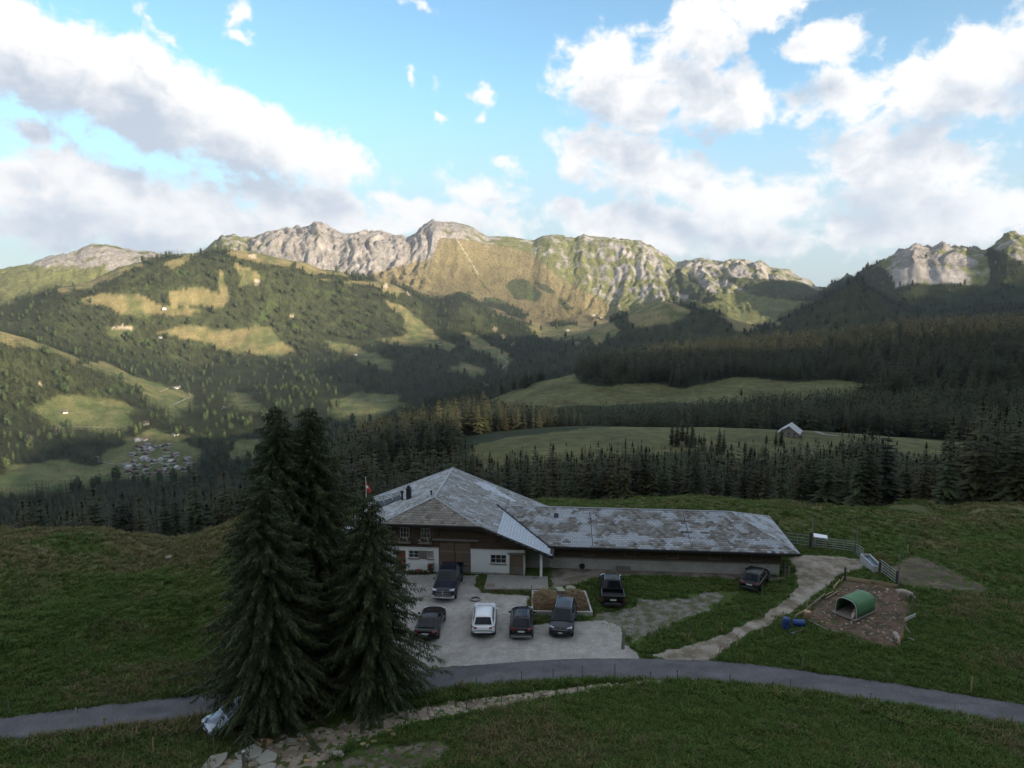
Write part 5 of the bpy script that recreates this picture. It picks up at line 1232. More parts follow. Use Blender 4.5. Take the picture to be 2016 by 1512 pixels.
    g = MB(); vs, fs = sheet_(ya, za, yb_, zb_, wx(za)*.84, wx(zb_)*.84, .022, .030, .0); g.add(vs, fs); g.build("rear_window", M_cglass, t, smooth=True)
    zl, zh = belt+.02, Ht-.13
    def ylim(z, a0, a1): return a0+(a1-a0)*(z-belt)/(Ht-belt)
    f0, f1 = ylim(zl, yb0, yt0)+.16, ylim(zh, yb0, yt0)+.12; r0, r1 = ylim(zl, yb1, yt1)-.16, ylim(zh, yb1, yt1)-.10
    span = r1-f1; cuts = [0, .46, 1.0] if span < 1.6 else [0, .37, .72, 1.0]
    for sgn in (-1, 1):
        for c0, c1 in zip(cuts[:-1], cuts[1:]):
            g0, g1 = (.035 if c0 else 0), (.035 if c1 < 1 else 0)
            pts = [(f0+(r0-f0)*c0+g0, zl), (f0+(r0-f0)*c1-g1, zl), (f1+(r1-f1)*c1-g1, zh), (f1+(r1-f1)*c0+g0, zh)]
            pane("side_window", [(sgn*(wx(z)+.016), y, z) for y, z in pts])
        # wheels
        for yy in (-.5*L+.19*L, .5*L-.205*L):
            ar = MB(); ar.lathe([(rr+.075, 0), (rr+.075, .02)], Matrix.Translation((sgn*(hw-.004)-(.02 if sgn > 0 else 0)+(.004*sgn), yy, rr)) @ Matrix.Rotation(R(90), 4, 'Y'), 18); ar.build("wheel_arch", M_trim, t)
            mt = Matrix.Translation((sgn*(hw-.10), yy, rr)) @ Matrix.Rotation(R(90)*sgn, 4, 'Y')
            w_ = MB(); w_.lathe([(rr*.62, -.10), (rr*.95, -.11), (rr, -.07), (rr, .07), (rr*.95, .115), (rr*.64, .118)], mt, 20); wo = w_.build("wheel", M_tyre, t, smooth=True)
            q = MB(); q.lathe([(rr*.64, .09), (rr*.66, .121), (rr*.58, .123), (rr*.56, .10)], mt, 18, cap=False); q.lathe([(rr*.15, .09), (rr*.13, .122)], mt, 8)
            for s5 in range(5):
                an = s5*1.2566; q.box((rr*.36*math.cos(an), rr*.36*math.sin(an), .108), (rr*.46, .05, .02), mt, rz=an)
            q.build("rim", M_rim, wo)
        mi = MB(); mi.box((sgn*(hw+.06), yb0+.28, belt+.06), (.20, .12, .14), taper=.8); mi.build("mirror", paint, t, bevel=.03)
        lampz = hood-.12
        hl = MB(); hl.add([(sgn*hw*.52, -L/2+.03, lampz-.05), (sgn*hw*.88, -L/2+.16, lampz-.04), (sgn*hw*.95, -L/2+.42, lampz+.06), (sgn*hw*.86, -L/2+.34, lampz+.10), (sgn*hw*.55, -L/2+.12, lampz+.08), (sgn*hw*.5, -L/2+.3, lampz-.02), (sgn*hw*.8, -L/2+.5, lampz-.02)], [(0, 1, 4), (1, 2, 3), (1, 3, 4), (0, 4, 5), (2, 6, 3), (3, 6, 5), (3, 5, 4), (0, 5, 6), (0, 6, 1), (1, 6, 2)])
        hl.build("headlight", M_lamp, t)
        tz = belt-.14
        tl = MB()
        if bed: tl.b2(sgn*hw*.97-.10*(sgn > 0), sgn*hw*.97+.10*(sgn < 0), L/2-.09, L/2+.012, .72, 1.05)
        else: tl.add([(sgn*hw*.48, L/2+.005, tz+.04), (sgn*hw*.84, L/2-.045, tz-.05), (sgn*hw*.965, L/2-.25, tz+.04), (sgn*hw*.94, L/2-.22, tz+.13), (sgn*hw*.50, L/2-.02, tz+.11), (sgn*hw*.6, L/2-.3, tz)], [(0, 1, 4), (1, 2, 3), (1, 3, 4), (0, 4, 5), (3, 2, 5), (4, 3, 5), (0, 5, 1), (1, 5, 2)])
        tl.build("tail_light", M_tail, t)
        if rails:
            q = MB(); q.bar((sgn*wt*.93, yt0+.25, Ht+.035), (sgn*wt*.93, yt1-.12, Ht+.02), .022, 6); q.bar((sgn*wt*.93, yt0+.25, Ht+.035), (sgn*wt*.93, yt0+.18, Ht-.03), .02, 6); q.bar((sgn*wt*.93, yt1-.12, Ht+.02), (sgn*wt*.93, yt1-.05, Ht-.04), .02, 6); q.build("roof_rail", rails, t)
        for yy in ((f0+r0)/2-.05, r0-.35): q = MB(); q.box((sgn*(hw-.004), yy, belt-.13), (.03, .18, .03)); q.build("door_handle", paint if not rails else M_trim, t)
    if glass_roof: 
        q = MB(); q.b2(-wt*.72, wt*.72, yt0+.22, yt1-.25, Ht+.0, Ht+.026); q.build("glass_roof", M_cglass, t, bevel=.02)
    gz = hood-.24
    q = MB(); q.b2(-hw*.62, hw*.62, -L/2-.012, -L/2+.10, gz-.10, gz+.06); gr = q.build("grille", M_trim, t, bevel=.02)
    if grille == 'truck':
        q = MB(); q.b2(-hw*.66, hw*.66, -L/2-.035, -L/2+.08, gz-.24, gz+.14); go = q.build("grille_surround", M_trim, t, bevel=.03)
        q = MB()
        for zz in (-.20, -.05, .10): q.b2(-hw*.64, hw*.64, -L/2-.052, -L/2-.03, gz+zz-.02, gz+zz+.02)
        q.b2(-.04, .04, -L/2-.056, -L/2-.03, gz-.24, gz+.14); q.build("grille_bars", M_chrome, go)
        q = MB(); q.lathe([(.01, -.012), (.085, -.008), (.07, .012), (.02, .02)], Matrix.Translation((0, -L/2-.06, gz+.06)) @ Matrix.Rotation(R(90), 4, 'X') @ Matrix.Diagonal((.8, 1.1, 1, 1)), 8); q.build("emblem", M_chrome, go)
        q = MB(); q.b2(-hw*.97, hw*.97, -L/2-.10, -L/2+.16, .40, .62); q.build("front_bumper", M_chrome, t, bevel=.05)
    else:
        q = MB(); q.b2(-hw*.60, hw*.60, -L/2-.022, -L/2, gz+.045, gz+.07); q.build("grille_trim", M_chrome, gr)
        q = MB(); q.lathe([(.055, 0), (.05, .016)], Matrix.Translation((0, -L/2+.02, gz+.12)) @ Matrix.Rotation(R(70), 4, 'X'), 10); q.build("badge", M_chrome, t)
        q = MB(); q.b2(-hw*.82, hw*.82, -L/2-.006, -L/2+.2, zb+.02, zb+.16); q.build("air_intake", M_trim, t, bevel=.03)
    if plate:
        q = MB(); q.b2(-.25, .25, L/2-.002, L/2+.022, belt-.30 if not bed else .78, belt-.18 if not bed else .90); q.build("number_plate", M_plate, t)
    q = MB(); q.b2(-.15, .15, -L/2-.045 if grille != 'truck' else -L/2-.125, -L/2-.02, .46, .55); q.build("front_plate", M_plate, t)
    q = MB(); q.b2(-hw*.88, hw*.88, L/2-.16, L/2+.012, zb+.02, zb+.20); q.build("rear_bumper", M_trim if rear != 'silver' else M_rim, t, bevel=.03)
    if clad:
        for sgn in (-1, 1): q = MB(); q.b2(sgn*hw-.03, sgn*hw+.006, -.26*L, .24*L, zb, zb+.16); q.build("sill_cladding", M_trim, t, bevel=.02)
    if bed:
        y0, y1 = bed*L, L/2
        for sgn in (-1, 1): q = MB(); q.b2(sgn*hw*.94-.06, sgn*hw*.94+.06, y0, y1-.06, .74, belt+.06); q.build("bed_side", paint, t, bevel=.03)
        q = MB(); q.b2(-hw*.96, hw*.96, y1-.09, y1, .66, belt+.05); tg = q.build("tailgate", paint, t, bevel=.025)
        q = MB(); q.box((0, y1+.006, belt-.10), (.30, .02, .07)); q.build("tailgate_handle", M_trim, tg)
        q = MB(); q.b2(-hw*.88, hw*.88, y0+.02, y1-.10, .80, .86); q.build("bed_floor", M_bed, t)
        q = MB(); q.b2(-hw*.92, hw*.92, y0, y0+.06, .78, belt+.05); q.build("bed_front", paint, t)
    return t
def park(front=None, rear=None, rz=0.0, L=4.5):
    """centre of a car from the ground pixel under its nearest bumper"""
    p = ground_at(*(front or rear)); d = Vector((math.sin(rz), -math.cos(rz), 0)); 
    c = p-d*(L/2) if front else p+d*(L/2); return Vector((c.x, c.y, h1(c.x, c.y)+.02))
def pk(front=None, rear=None, rz=0., L=4.5): return park(front, rear, R(rz), L), R(rz)
p, a_ = pk(front=(872, 1187), rz=-4, L=5.8)
car("pickup_truck", "big black pickup with chrome grille parked nose out at the barn door", "pickup", p, a_, 5.8, 2.02, 1.93, P_navy, 1.22, -.21, -.11, .20, .225, 1.14, grille='truck', rr=.40, bed=.235, plate=False)
p, a_ = pk(rear=(951, 1259), rz=180, L=4.7)
car("estate_car", "white estate car with roof rails seen from behind on the gravel yard", "car", p, a_, 4.7, 1.84, 1.50, P_white, .96, -.20, -.055, .34, .45, .86, rails=P_white, clad=True)
p, a_ = pk(rear=(1026, 1263), rz=178, L=4.2)
car("small_suv", "small black crossover seen from behind, right of the white estate", "car", p, a_, 4.2, 1.80, 1.52, P_black, 1.00, -.20, -.06, .33, .45, .92, glass_roof=True, rear='silver')
p, a_ = pk(front=(1103, 1259), rz=-10, L=4.5)
car("people_carrier", "dark slate people carrier facing the road in front of the dung heap", "car", p, a_, 4.5, 1.84, 1.64, P_slate, 1.04, -.27, -.085, .40, .475, .92, rails=M_chrome)
p, a_ = pk(rear=(1207, 1201), rz=175, L=5.2)
car("pickup_truck", "black pickup with open bed seen from behind, right of the dung heap", "pickup", p, a_, 5.2, 1.92, 1.80, P_black, 1.12, -.24, -.11, .14, .20, 1.04, rr=.38, bed=.21, rails=M_chrome)
p, a_ = pk(rear=(1474, 1168), rz=180-32, L=4.3)
car("hatchback_suv", "black hatchback parked aslant on the grass at the cattle shed's far end", "car", p, a_, 4.3, 1.80, 1.58, P_black, 1.0, -.20, -.055, .33, .455, .92)
p, a_ = pk(rear=(837, 1266), rz=176, L=4.6)
car("coupe", "low black coupe half hidden behind the lower spruce", "car", p, a_, 4.6, 1.86, 1.36, P_black, .92, -.17, -.03, .20, .42, .84)
p, a_ = pk(front=(404, 1449), rz=-50, L=4.2)
car("hatchback", "silver blue hatchback under the broad spruce on the near verge", "car", p, a_, 4.2, 1.78, 1.48, P_silver, .96, -.23, -.06, .33, .45, .84)
# ------------------------------------------------------------------ fence posts
M_post = mat("grey_post", (.17, .15, .13), .9, var=.35, scale=7, stretch=(1, 1, .2), objvar=.2)
M_postn = mat("fresh_post", (.34, .24, .13), .85, var=.3, scale=7, stretch=(1, 1, .2), objvar=.15)
M_postd = mat("dark_post", (.05, .045, .04), .9, var=.35, scale=7, stretch=(1, 1, .2))
M_pale = mat("pale_post", (.42, .41, .39), .8, var=.2, scale=7)
def depth(p): return p.y*math.cos(PITCH)-(p.z-CAMH)*math.sin(PITCH)
ORDN = ORD

def post(px, py, hp, r, m, label, group, lean=None, top=None, n=6):
    p = ground_at(px, py); h = hp*depth(p)/FPX/math.cos(R(20)); rs = random.Random(int(px*7+py)); lx, ly = lean or (rs.uniform(-.05, .05), rs.uniform(-.05, .05))
    t = empty("fence_post", p, rs.random()*3, label, "post", group)
    q = MB(); q.bar((0, 0, -.25), (lx*h, ly*h, h*.97), r*1.05, n, r*.92); q.bar((lx*h*.97, ly*h*.97, h*.955), (lx*h, ly*h, h), r*.93, n, r*.55); q.build("stake", m, t)
    q = MB(); q.bar((lx*h*.8+r*.8, ly*h*.8, h*.80), (lx*h*.8+r*1.7, ly*h*.8, h*.80), .012, 5); q.bar((lx*h*.8+r*1.6, ly*h*.8, h*.78), (lx*h*.8+r*1.6, ly*h*.8, h*.85), .02, 5); q.build("insulator", M_dark, t)
    return t
def row(pts, r, m, where, group, **k):
    for i, (px, py, hp) in enumerate(pts): post(px, py, hp, r, m, "%s, %s from the left" % (where, ORD[i]), group, **k)
row([(833, 1368, 21), (937, 1361, 28), (1026, 1343, 24), (1089, 1335, 21), (1146, 1332, 22), (1211, 1331, 25.5)], .035, M_post, "thin dark stake on the grass between road and sandy path", "stakes between road and path")
row([(1281, 1346, 25), (1334, 1340, 22), (1436, 1347, 19.5), (1556, 1355, 18.5), (1713, 1385, 22)], .035, M_post, "thin dark stake along the crest of the foreground bank", "stakes on the foreground bank")
post(1878, 1411, 25, .035, M_postn, "orange brown stake at the road's lower edge near the right frame edge", "stakes on the foreground bank")
row([(624, 1474, 28), (679, 1440, 25), (760, 1414, 22.6), (842, 1406, 25), (919, 1398, 29.5), (987, 1390, 24), (1050, 1381, 26), (1137, 1366, 24), (1219, 1356, 18.6)], .035, M_post, "weathered stake in the sandy path's lower rim", "stakes along the sandy path")
row([(422, 1473, 40), (546, 1438, 35), (632, 1395, 22.6)], .05, M_post, "grey post in the long grass under the big spruces", "posts under the big spruces")
post(728, 1386, 29.5, .045, M_pale, "pale whitish post beside the lower spruce's trunk", "posts under the big spruces")
row([(18, 1405, 28), (213, 1376, 23), (352, 1356, 27.6)], .04, M_post, "faint grey post at the foot of the left pasture", "posts along the far verge")
post(152, 1442, 50, .045, M_pale, "tall whitish marker pole in front of the road on the left", "posts along the near verge"); post(208, 1442, 32.5, .06, M_postn, "orange wooden post in straw grass by the road on the left", "posts along the near verge")
post(302, 1480, 29, .05, M_postn, "light brown post alone in the foreground grass on the left", "posts along the near verge"); post(334, 1467, 21, .03, M_post, "short thin stake left of the silver blue hatchback", "posts along the near verge")
row([(1416, 1291, 22), (1450, 1275, 25.5), (1500, 1254, 23), (1542, 1224, 21), (1588, 1204, 19.4), (1623, 1174, 17)], .038, M_postn, "pale stake on the right side of the farm track", "stakes along the farm track")
row([(1579, 1319, 31), (1750, 1335, 24.6)], .03, M_post, "faint grey stake on the grass above the road", "stakes above the road"); post(1912, 1363, 32.5, .05, M_postn, "light new post on the right verge above the road", "stakes above the road")
row([(1282, 1265, 19), (1356, 1247, 15), (1410, 1226, 17), (1454, 1207, 19.4), (1501, 1183, 18), (1540, 1158, 15)], .03, M_post, "thin grey stake between the parked pickup and the farm track", "stakes along the grass triangle")
post(1226, 1277, 38, .13, M_greyw, "thick split grey post at the yard's corner by the road", "posts by the yard", n=8, lean=(.03, 0)); post(1160, 1173, 18, .03, M_post, "thin stake behind the dung heap's right corner", "posts by the yard"); post(1046, 1172, 20, .03, M_post, "thin stake behind the dung heap's left corner", "posts by the yard")
row([(1786, 1089, 16.6), (1837, 1079, 11), (1883, 1090, 13)], .05, M_postn, "small pale stake on the right pasture", "stakes on the right pasture"); post(1815, 1076, 9, .05, M_postn, "tiny far stake on the right pasture", "stakes on the right pasture")
row([(258, 1096, 7), (325, 1073, 8), (397, 1055, 7)], .05, M_post, "tiny stake on the crest of the left pasture", "stakes on the left pasture")
post(1598, 1080, 58, .07, M_post, "tall grey pole at the shed's end beside the tubular gate", "gate posts", lean=(0, 0)); post(1595, 1080, 32, .14, M_postd, "short thick dark gate post beside the tall pole", "gate posts", lean=(0, 0))
post(1686, 1078, 43, .06, M_post, "pale tall pole where the two gates meet", "gate posts", lean=(0, 0)); post(1681, 1093, 22, .12, M_post, "stout grey gate post above the water trough", "gate posts", lean=(0, 0))
post(1768, 1155, 66, .05, M_post, "thin tall pole at the lower end of the field gate", "gate posts", lean=(-.02, 0)); post(1765, 1154, 30, .12, M_postd, "dark thick post closing the field gate", "gate posts", lean=(0, 0)); post(1731, 1128, 22, .11, M_postd, "dark post between the water trough and the lower gate", "gate posts", lean=(0, 0))
post(1663, 1141, 24, .10, M_postd, "dark post at the pig pen's upper corner", "pig pen posts", lean=(0, 0)); post(1795, 1196, 31, .05, M_post, "leaning post at the pig pen's right edge, uppermost", "pig pen posts", lean=(.08, 0)); post(1791, 1221, 27, .05, M_post, "leaning stake at the pig pen's right edge, middle one", "pig pen posts", lean=(.22, 0)); post(1779, 1230, 20, .045, M_postn, "short pale stake inside the pen near the white board", "pig pen posts")
post(1778, 1258, 24, .05, M_postn, "tilted new stake right of the lower pig", "pig pen posts", lean=(.2, 0)); post(1739, 1277, 29.4, .06, M_postn, "upright new stake at the pig pen's lowest corner", "pig pen posts", lean=(0, 0)); post(1770, 1272, 24, .05, M_postn, "new stake directly below the lower pig", "pig pen posts", lean=(.1, 0))
# braced post and the near corner post
p = ground_at(485, 1469); t = empty("fence_post", p, 0, "braced corner post with two slanting struts beside the flagstones", "post", "posts by the flagstones"); q = MB(); q.bar((0, 0, -.3), (0, 0, 1.15), .085, 8, .08); q.build("stake", M_post, t)
for s_ in (-1, 1): q = MB(); q.bar((s_*.85, -.1*s_, 0), (0, 0, .92), .035, 6); q.build("strut", M_post, t)
p = ground_at(481, 1518); t = empty("fence_post", p, 0, "thick sawn post at the bottom edge among the flagstones", "post", "posts by the flagstones"); q = MB(); q.bar((0, 0, -.3), (0, 0, 1.15), .10, 10, .098); q.build("stake", M_post, t); q = MB(); q.bar((0, 0, 1.15), (0, 0, 1.18), .103, 10, .10); q.build("cap", M_pale, t)

# ------------------------------------------------------------------ dung heap
P4 = [ground_at(*p) for p in ((1046, 1211), (1167, 1213), (1153, 1170), (1047, 1169))]; o = P4[0]
dh = empty("dung_heap", o, 0, "two heaps of brown dung and straw inside a low concrete frame", "dung heap")
for i in range(4):
    a_, b_ = P4[i]-o, P4[(i+1) % 4]-o; d = (b_-a_).normalized(); nrm = Vector((-d.y, d.x, 0)); q = MB()
    a2, b2_ = a_+d*(.0 if i % 2 == 0 else .16), b_-d*(.0 if i % 2 == 0 else .16)
    pts = [a2, b2_, b2_+nrm*.15, a2+nrm*.15]; q.poly([v+Vector((0, 0, .34)) for v in pts], .6, (0, 0, 1)); q.build("concrete_kerb", M_conc, dh)
ctr = sum((v-o for v in P4), Vector())/4
q = MB(); q.poly([(v-o)*.97+ctr*.03+Vector((0, 0, .05)) for v in P4], .05, (0, 0, 1)); q.build("floor", M_concd, dh)
M_dung = mat("dung_straw", (.20, .115, .055), .95, var=.5, scale=7, second=(.10, .066, .04), bump=1.0, bscale=14)
M_straw = [mat("straw_pale", (.23, .135, .066), .9, objvar=.3), mat("straw_dark", (.19, .108, .055), .9, objvar=.3)]
def heap(cx, cy_, rx, ry, h, seed):
    n_ = 44; X, Y = np.meshgrid(np.linspace(-1, 1, n_), np.linspace(-1, 1, n_)); x, y = X.ravel(), Y.ravel(); d = np.power(np.abs(x)**2.6+np.abs(y)**2.6, 1/2.6)
    z = h*np.clip(1-d**2.2, -.05, 1)**.75*(1+.20*fbm(x*1.8+seed, y*1.8, 3, seed)) if False else h*np.power(np.clip(1-d**2.2, 0, 1), .7)*(1+.22*fbm(x*1.8+seed, y*1.8, 3, seed))+.07*fbm(x*7, y*7, 2, seed+3)-.02
    i = (np.arange(n_-1)[:, None]*n_+np.arange(n_-1)[None, :]).ravel(); F = np.stack([i, i+1, i+n_+1, i+n_], 1); F = F[(d[F] < 1.0).all(1)]
    me = mesh_np("heap", np.stack([cx+x*rx, cy_+y*ry, .06+z], 1), F, M_dung); hp = link(bpy.data.objects.new("heap", me), dh)
    rs = np.random.RandomState(seed); k = rs.randint(0, len(x), 1500); k = k[d[k] < .97]; Q = []
    for kk in k:
        c = np.array([cx+x[kk]*rx+rs.randn()*.03, cy_+y[kk]*ry+rs.randn()*.03, .08+z[kk]]); a_ = rs.rand()*6.28; v = np.array([math.cos(a_), math.sin(a_), rs.randn()*.35])*(.09+.14*rs.rand()); t_ = np.array([-v[1], v[0], .0]); t_ = t_/np.linalg.norm(t_)*.026; Q.append([c-v-t_, c-v+t_, c+v+t_, c+v-t_])
    me = quad_mesh("straw", np.array(Q), M_straw[seed % 2]); s_ = link(bpy.data.objects.new("straw", me), dh); s_['kind'] = 'stuff'
w_ = (P4[1]-P4[0]).length; dp = (P4[3]-P4[0]).length
heap(ctr.x-w_*.24, ctr.y, w_*.245, dp*.45, .95, 12); heap(ctr.x+w_*.235, ctr.y, w_*.22, dp*.45, .9, 13)
p = ground_at(1102, 1172); rp = empty("metal_ramp", p, R(8), "pale green metal ramp leaning on the dung heap's back kerb", "ramp"); q = MB()
q.add([(-.28, -.9, .80), (.28, -.9, .80), (.28, .75, .42), (-.28, .75, .42)], [(0, 1, 2, 3)])
for s_ in (-.28, -.09, .09, .28): q.bar((s_, -.9, .83), (s_, .75, .45), .035, 4)
q.build("ramp_deck", mat("pale_green_metal", (.40, .42, .31), .6, var=.2, scale=5), rp); q = MB(); q.bar((-.25, .7, .42), (-.25, .7, -.1), .03, 5); q.bar((.25, .7, .42), (.25, .7, -.1), .03, 5); q.build("legs", M_galv, rp)
# tyre lying on the yard
p = ground_at(936, 1181); ty = empty("tyre", p, 0, "worn grey ring lying on the gravel right of the big pickup", "ring"); ty_ = MB(); ty_.lathe([(.30, .02), (.40, .0), (.46, .06), (.45, .13), (.38, .16), (.31, .12)], None, 20, cap=False); ty_.build("rubber_ring", mat("dusty_rubber", (.20, .19, .175), .95, var=.3, scale=6), ty)
# flowers along the white wall
rs = np.random.RandomState(9)
def plant(px, py, w, h, n_, label, pot=True, flowers=.3, name="potted_flowers"):
    p = ground_at(px, py); t = empty(name, p, 0, label, "flowers" , "flowers along the white wall"); zb = 0.
    if pot: q = MB(); q.lathe([(.13, 0), (.19, .32), (.20, .34), (.17, .34)], None, 12); q.build("pot", M_clay, t); zb = .3
    g, f = MB(), MB()
    for k in range(n_):
        c = Vector((w*(rs.rand()-.5), .3*(rs.rand()-.5), zb+h*rs.rand())); s_ = .05+.05*rs.rand(); tgt = f if rs.rand() < flowers and c.z > zb+h*.35 else g
        d1, d2 = Vector(rs.randn(3)).normalized()*s_, Vector(rs.randn(3)).normalized()*s_; tgt.add([c-d1, c-d2, c+d1, c+d2], [(0, 1, 2, 3)])
    g.build("leaves", M_leaf, t); f.build("blossoms", M_red, t)
plant(848, 1129, .55, .65, 150, "tall pot of red flowers at the barn door's left jamb", flowers=.45); plant(824, 1131, .6, .5, 130, "red flowering plant under the two small windows", pot=False, flowers=.4, name="flower_bush"); plant(810, 1131, .8, .42, 130, "low green plants with few blossoms beside the red door", pot=False, flowers=.12, name="flower_bush"); plant(836, 1131, .5, .38, 90, "small leafy plant between the two red flowering plants", pot=False, flowers=.1, name="flower_bush")
# ------------------------------------------------------------------ motor mower, pallet
p = ground_at(1146, 1117); mw = empty("motor_mower", p, R(-6), "two-wheeled motor mower with long handlebars in front of the cattle shed", "mower")
q = MB(); q.box((.0, 0, .42), (.55, .42, .34), taper=.8); q.build("engine", M_dark, mw, bevel=.04)
for s_ in (-.32, .32): q = MB(); q.lathe([(.12, -.08), (.26, -.09), (.28, 0), (.26, .09), (.12, .08)], Matrix.Translation((0.0, s_, .26)) @ Matrix.Rotation(R(90), 4, 'X'), 14); q.build("wheel", M_tyre, mw)
q = MB(); q.bar((-.15, -.18, .5), (-.95, -.25, 1.0), .025, 5); q.bar((-.15, .18, .5), (-.95, .25, 1.0), .025, 5); q.bar((-.95, -.3, 1.0), (-1.08, -.3, 1.02), .035, 5); q.bar((-.95, .3, 1.0), (-1.08, .3, 1.02), .035, 5); q.build("handlebar", M_dark, mw)
q = MB(); q.bar((.2, 0, .35), (2.05, .0, .30), .05, 6); q.bar((.2, .15, .35), (1.6, .1, .30), .03, 6); q.build("drawbar", M_rust, mw)
p = ground_at(1210, 1117); ob = empty("orange_box", p, R(-5), "small orange tool box beside the timber platform", "box"); q = MB(); q.box((0, 0, .22), (.45, .35, .40)); q.build("case", mat("orange_plastic", (.42, .16, .03), .55, var=.2), ob, bevel=.03); q = MB(); q.bar((-.12, 0, .42), (-.12, 0, .5), .015, 4); q.bar((.12, 0, .42), (.12, 0, .5), .015, 4); q.bar((-.12, 0, .5), (.12, 0, .5), .018, 5); q.build("handle", M_dark, ob)
p = ground_at(1226, 1121); pa = empty("timber_platform", p, R(-5), "flat wooden trailer deck resting at the cattle shed's foot", "pallet")
for k in range(6): q = MB(); q.b2(-.62+k*.21, -.62+k*.21+.19, -.5, .5, .34, .40); q.build("plank", M_greyw, pa)
for s_ in (-.35, .35): q = MB(); q.b2(-.66, .68, s_-.06, s_+.06, 0, .337); q.build("bearer", M_greyw, pa)
# hurdle at the shed's end
for (a0, b0, lab) in (((1537, 1124), (1553, 1138), "wooden hurdle closing the cattle shed's right corner"),):
    A, B = ground_at(*a0), ground_at(*b0); t = empty("hurdle", A, 0, lab, "fence"); d = B-A
    for f in (0, .5, 1): q = MB(); c = d*f; q.bar(c+Vector((0, 0, -.2)), c+Vector((0, 0, 1.15)), .06, 6); q.build("post", M_greyw, t)
    for zz in (.35, .7, 1.02): q = MB(); q.bar(d*-.03+Vector((0, 0, zz)), d*1.03+Vector((0, 0, zz)), .045, 4); q.build("rail", M_greyw, t)
# ------------------------------------------------------------------ tubular gates, trough, tray
def gate(A, B, h, nb, label, z0=.25):
    t = empty("field_gate", A, 0, label, "gate", "tubular field gates"); d = B-A; L = d.length; u = d.normalized()
    for zz in np.linspace(z0, h, nb): q = MB(); q.bar((0, 0, zz), tuple(d+Vector((0, 0, zz))), .028, 6); q.build("rail", M_galv, t)
    for f in (0.02, .5, .98): q = MB(); q.bar(tuple(d*f+Vector((0, 0, z0-.1))), tuple(d*f+Vector((0, 0, h+.03))), .032, 6); q.build("upright", M_galv, t)
    return t
gate(ground_at(1546, 1072), ground_at(1593, 1078), 1.25, 4, "tubular gate between the shed's end and the tall pole")
gate(ground_at(1601, 1080), ground_at(1640, 1084), 1.2, 5, "left leaf of the pair of grey tubular gates"); gate(ground_at(1641, 1084), ground_at(1680, 1089), 1.2, 5, "right leaf of the pair of grey tubular gates")
gate(ground_at(1684, 1094), ground_at(1699, 1104), 1.2, 5, "short steep gate just above the water trough"); gt = gate(ground_at(1733, 1128), ground_at(1764, 1152), 1.25, 5, "grey tubular gate running down from trough to pig pen")
A, B = ground_at(1702, 1108), ground_at(1728, 1128); d = B-A; L = d.length; ang = math.atan2(d.y, d.x)
tr = empty("water_trough", A+d*.5, ang, "long concrete water trough between two field gates", "trough"); q = MB()
q.b2(-L/2, L/2, -.45, -.33, -.1, .78); q.b2(-L/2, L/2, .33, .45, -.1, .78); q.b2(-L/2, -L/2+.13, -.33, .33, -.1, .775); q.b2(L/2-.13, L/2, -.33, .33, -.1, .775); q.b2(-L/2+.13, L/2-.13, -.33, .33, -.1, .2); q.build("basin", mat("trough_concrete", (.36, .37, .37), .8, var=.2, scale=2, bump=.2), tr)
q = MB(); q.b2(-L/2+.135, L/2-.135, -.325, .325, .55, .60); q.build("water", mat("trough_water", (.05, .06, .065), .04), tr)
p = ground_at(1614, 1073); ta = empty("white_tray", p, R(-8), "bright white tray on wooden legs behind the tubular gates", "tray"); q = MB(); q.poly([(-.75, -.4, 1.0), (.6, -.55, .88), (.75, .35, .95), (-.55, .5, 1.08)], .10, (0, 0, 1)); q.build("tray_top", mat("white_plastic", (.78, .80, .83), .35), ta, bevel=.03)
for (lx, ly) in ((-.55, -.3), (.45, -.4), (.55, .25), (-.4, .35)): q = MB(); q.bar((lx, ly, -.2), (lx, ly, .90), .04, 5); q.build("leg", M_postn, ta)
# ------------------------------------------------------------------ pig pen
def plank(a0, b0, w_, th, label, m, z=.0, name="board", group="boards round the pig pen", tilt=0.0):
    A, B = ground_at(*a0), ground_at(*b0); d = B-A; L = math.hypot(d.x, d.y); t = MB(); t.box((0, 0, 0), (L, th, w_))
    o = t.build(name, m, bevel=.006); o.location = (A+B)/2+Vector((0, 0, w_*.5*math.cos(tilt)-.02+z)); o.rotation_euler = (tilt, -math.atan2(d.z, L), math.atan2(d.y, d.x)); tag(o, label, "board", group); return o
M_bnew = mat("new_board", (.34, .265, .165), .8, var=.25, scale=4, stretch=(.3, 4, 4), objvar=.15); M_bgrey = mat("grey_board", (.25, .225, .19), .85, var=.3, scale=4, stretch=(.3, 4, 4), objvar=.15)
plank((1565, 1217), (1589, 1204), .30, .05, "board at the pen's left tip beside the sawn log", M_bnew); plank((1588, 1203), (1623, 1174), .30, .05, "long grey board along the pen's left side", M_bgrey)
plank((1626, 1180), (1648, 1167), .22, .05, "pale plank leaning on the pen's left side, nearer one", M_bnew, .05, tilt=.9); plank((1624, 1175), (1638, 1168), .20, .05, "pale plank on the pen's left side, farther short one", M_bnew, .1, tilt=.9)
plank((1640, 1161), (1653, 1146), .28, .05, "slanting board towards the pen's upper corner", M_bnew); plank((1655, 1148), (1661, 1138), .22, .05, "short board standing at the pen's upper corner post", M_bnew)
plank((1664, 1141), (1714, 1148), .30, .05, "board along the pen's upper side, left one", M_bnew); plank((1714, 1147), (1767, 1157), .30, .05, "board along the pen's upper side, right one", M_bnew)
plank((1592, 1222), (1632, 1241), .42, .10, "wide stone-grey slab board at the pen's lower left", M_bgrey, -.05, tilt=1.1); plank((1636, 1243), (1674, 1255), .22, .06, "thin board along the pen's lower edge", M_bgrey, -.05); plank((1780, 1236), (1801, 1226), .26, .05, "whitish board jutting out of the pen's right corner", M_pale, .55)
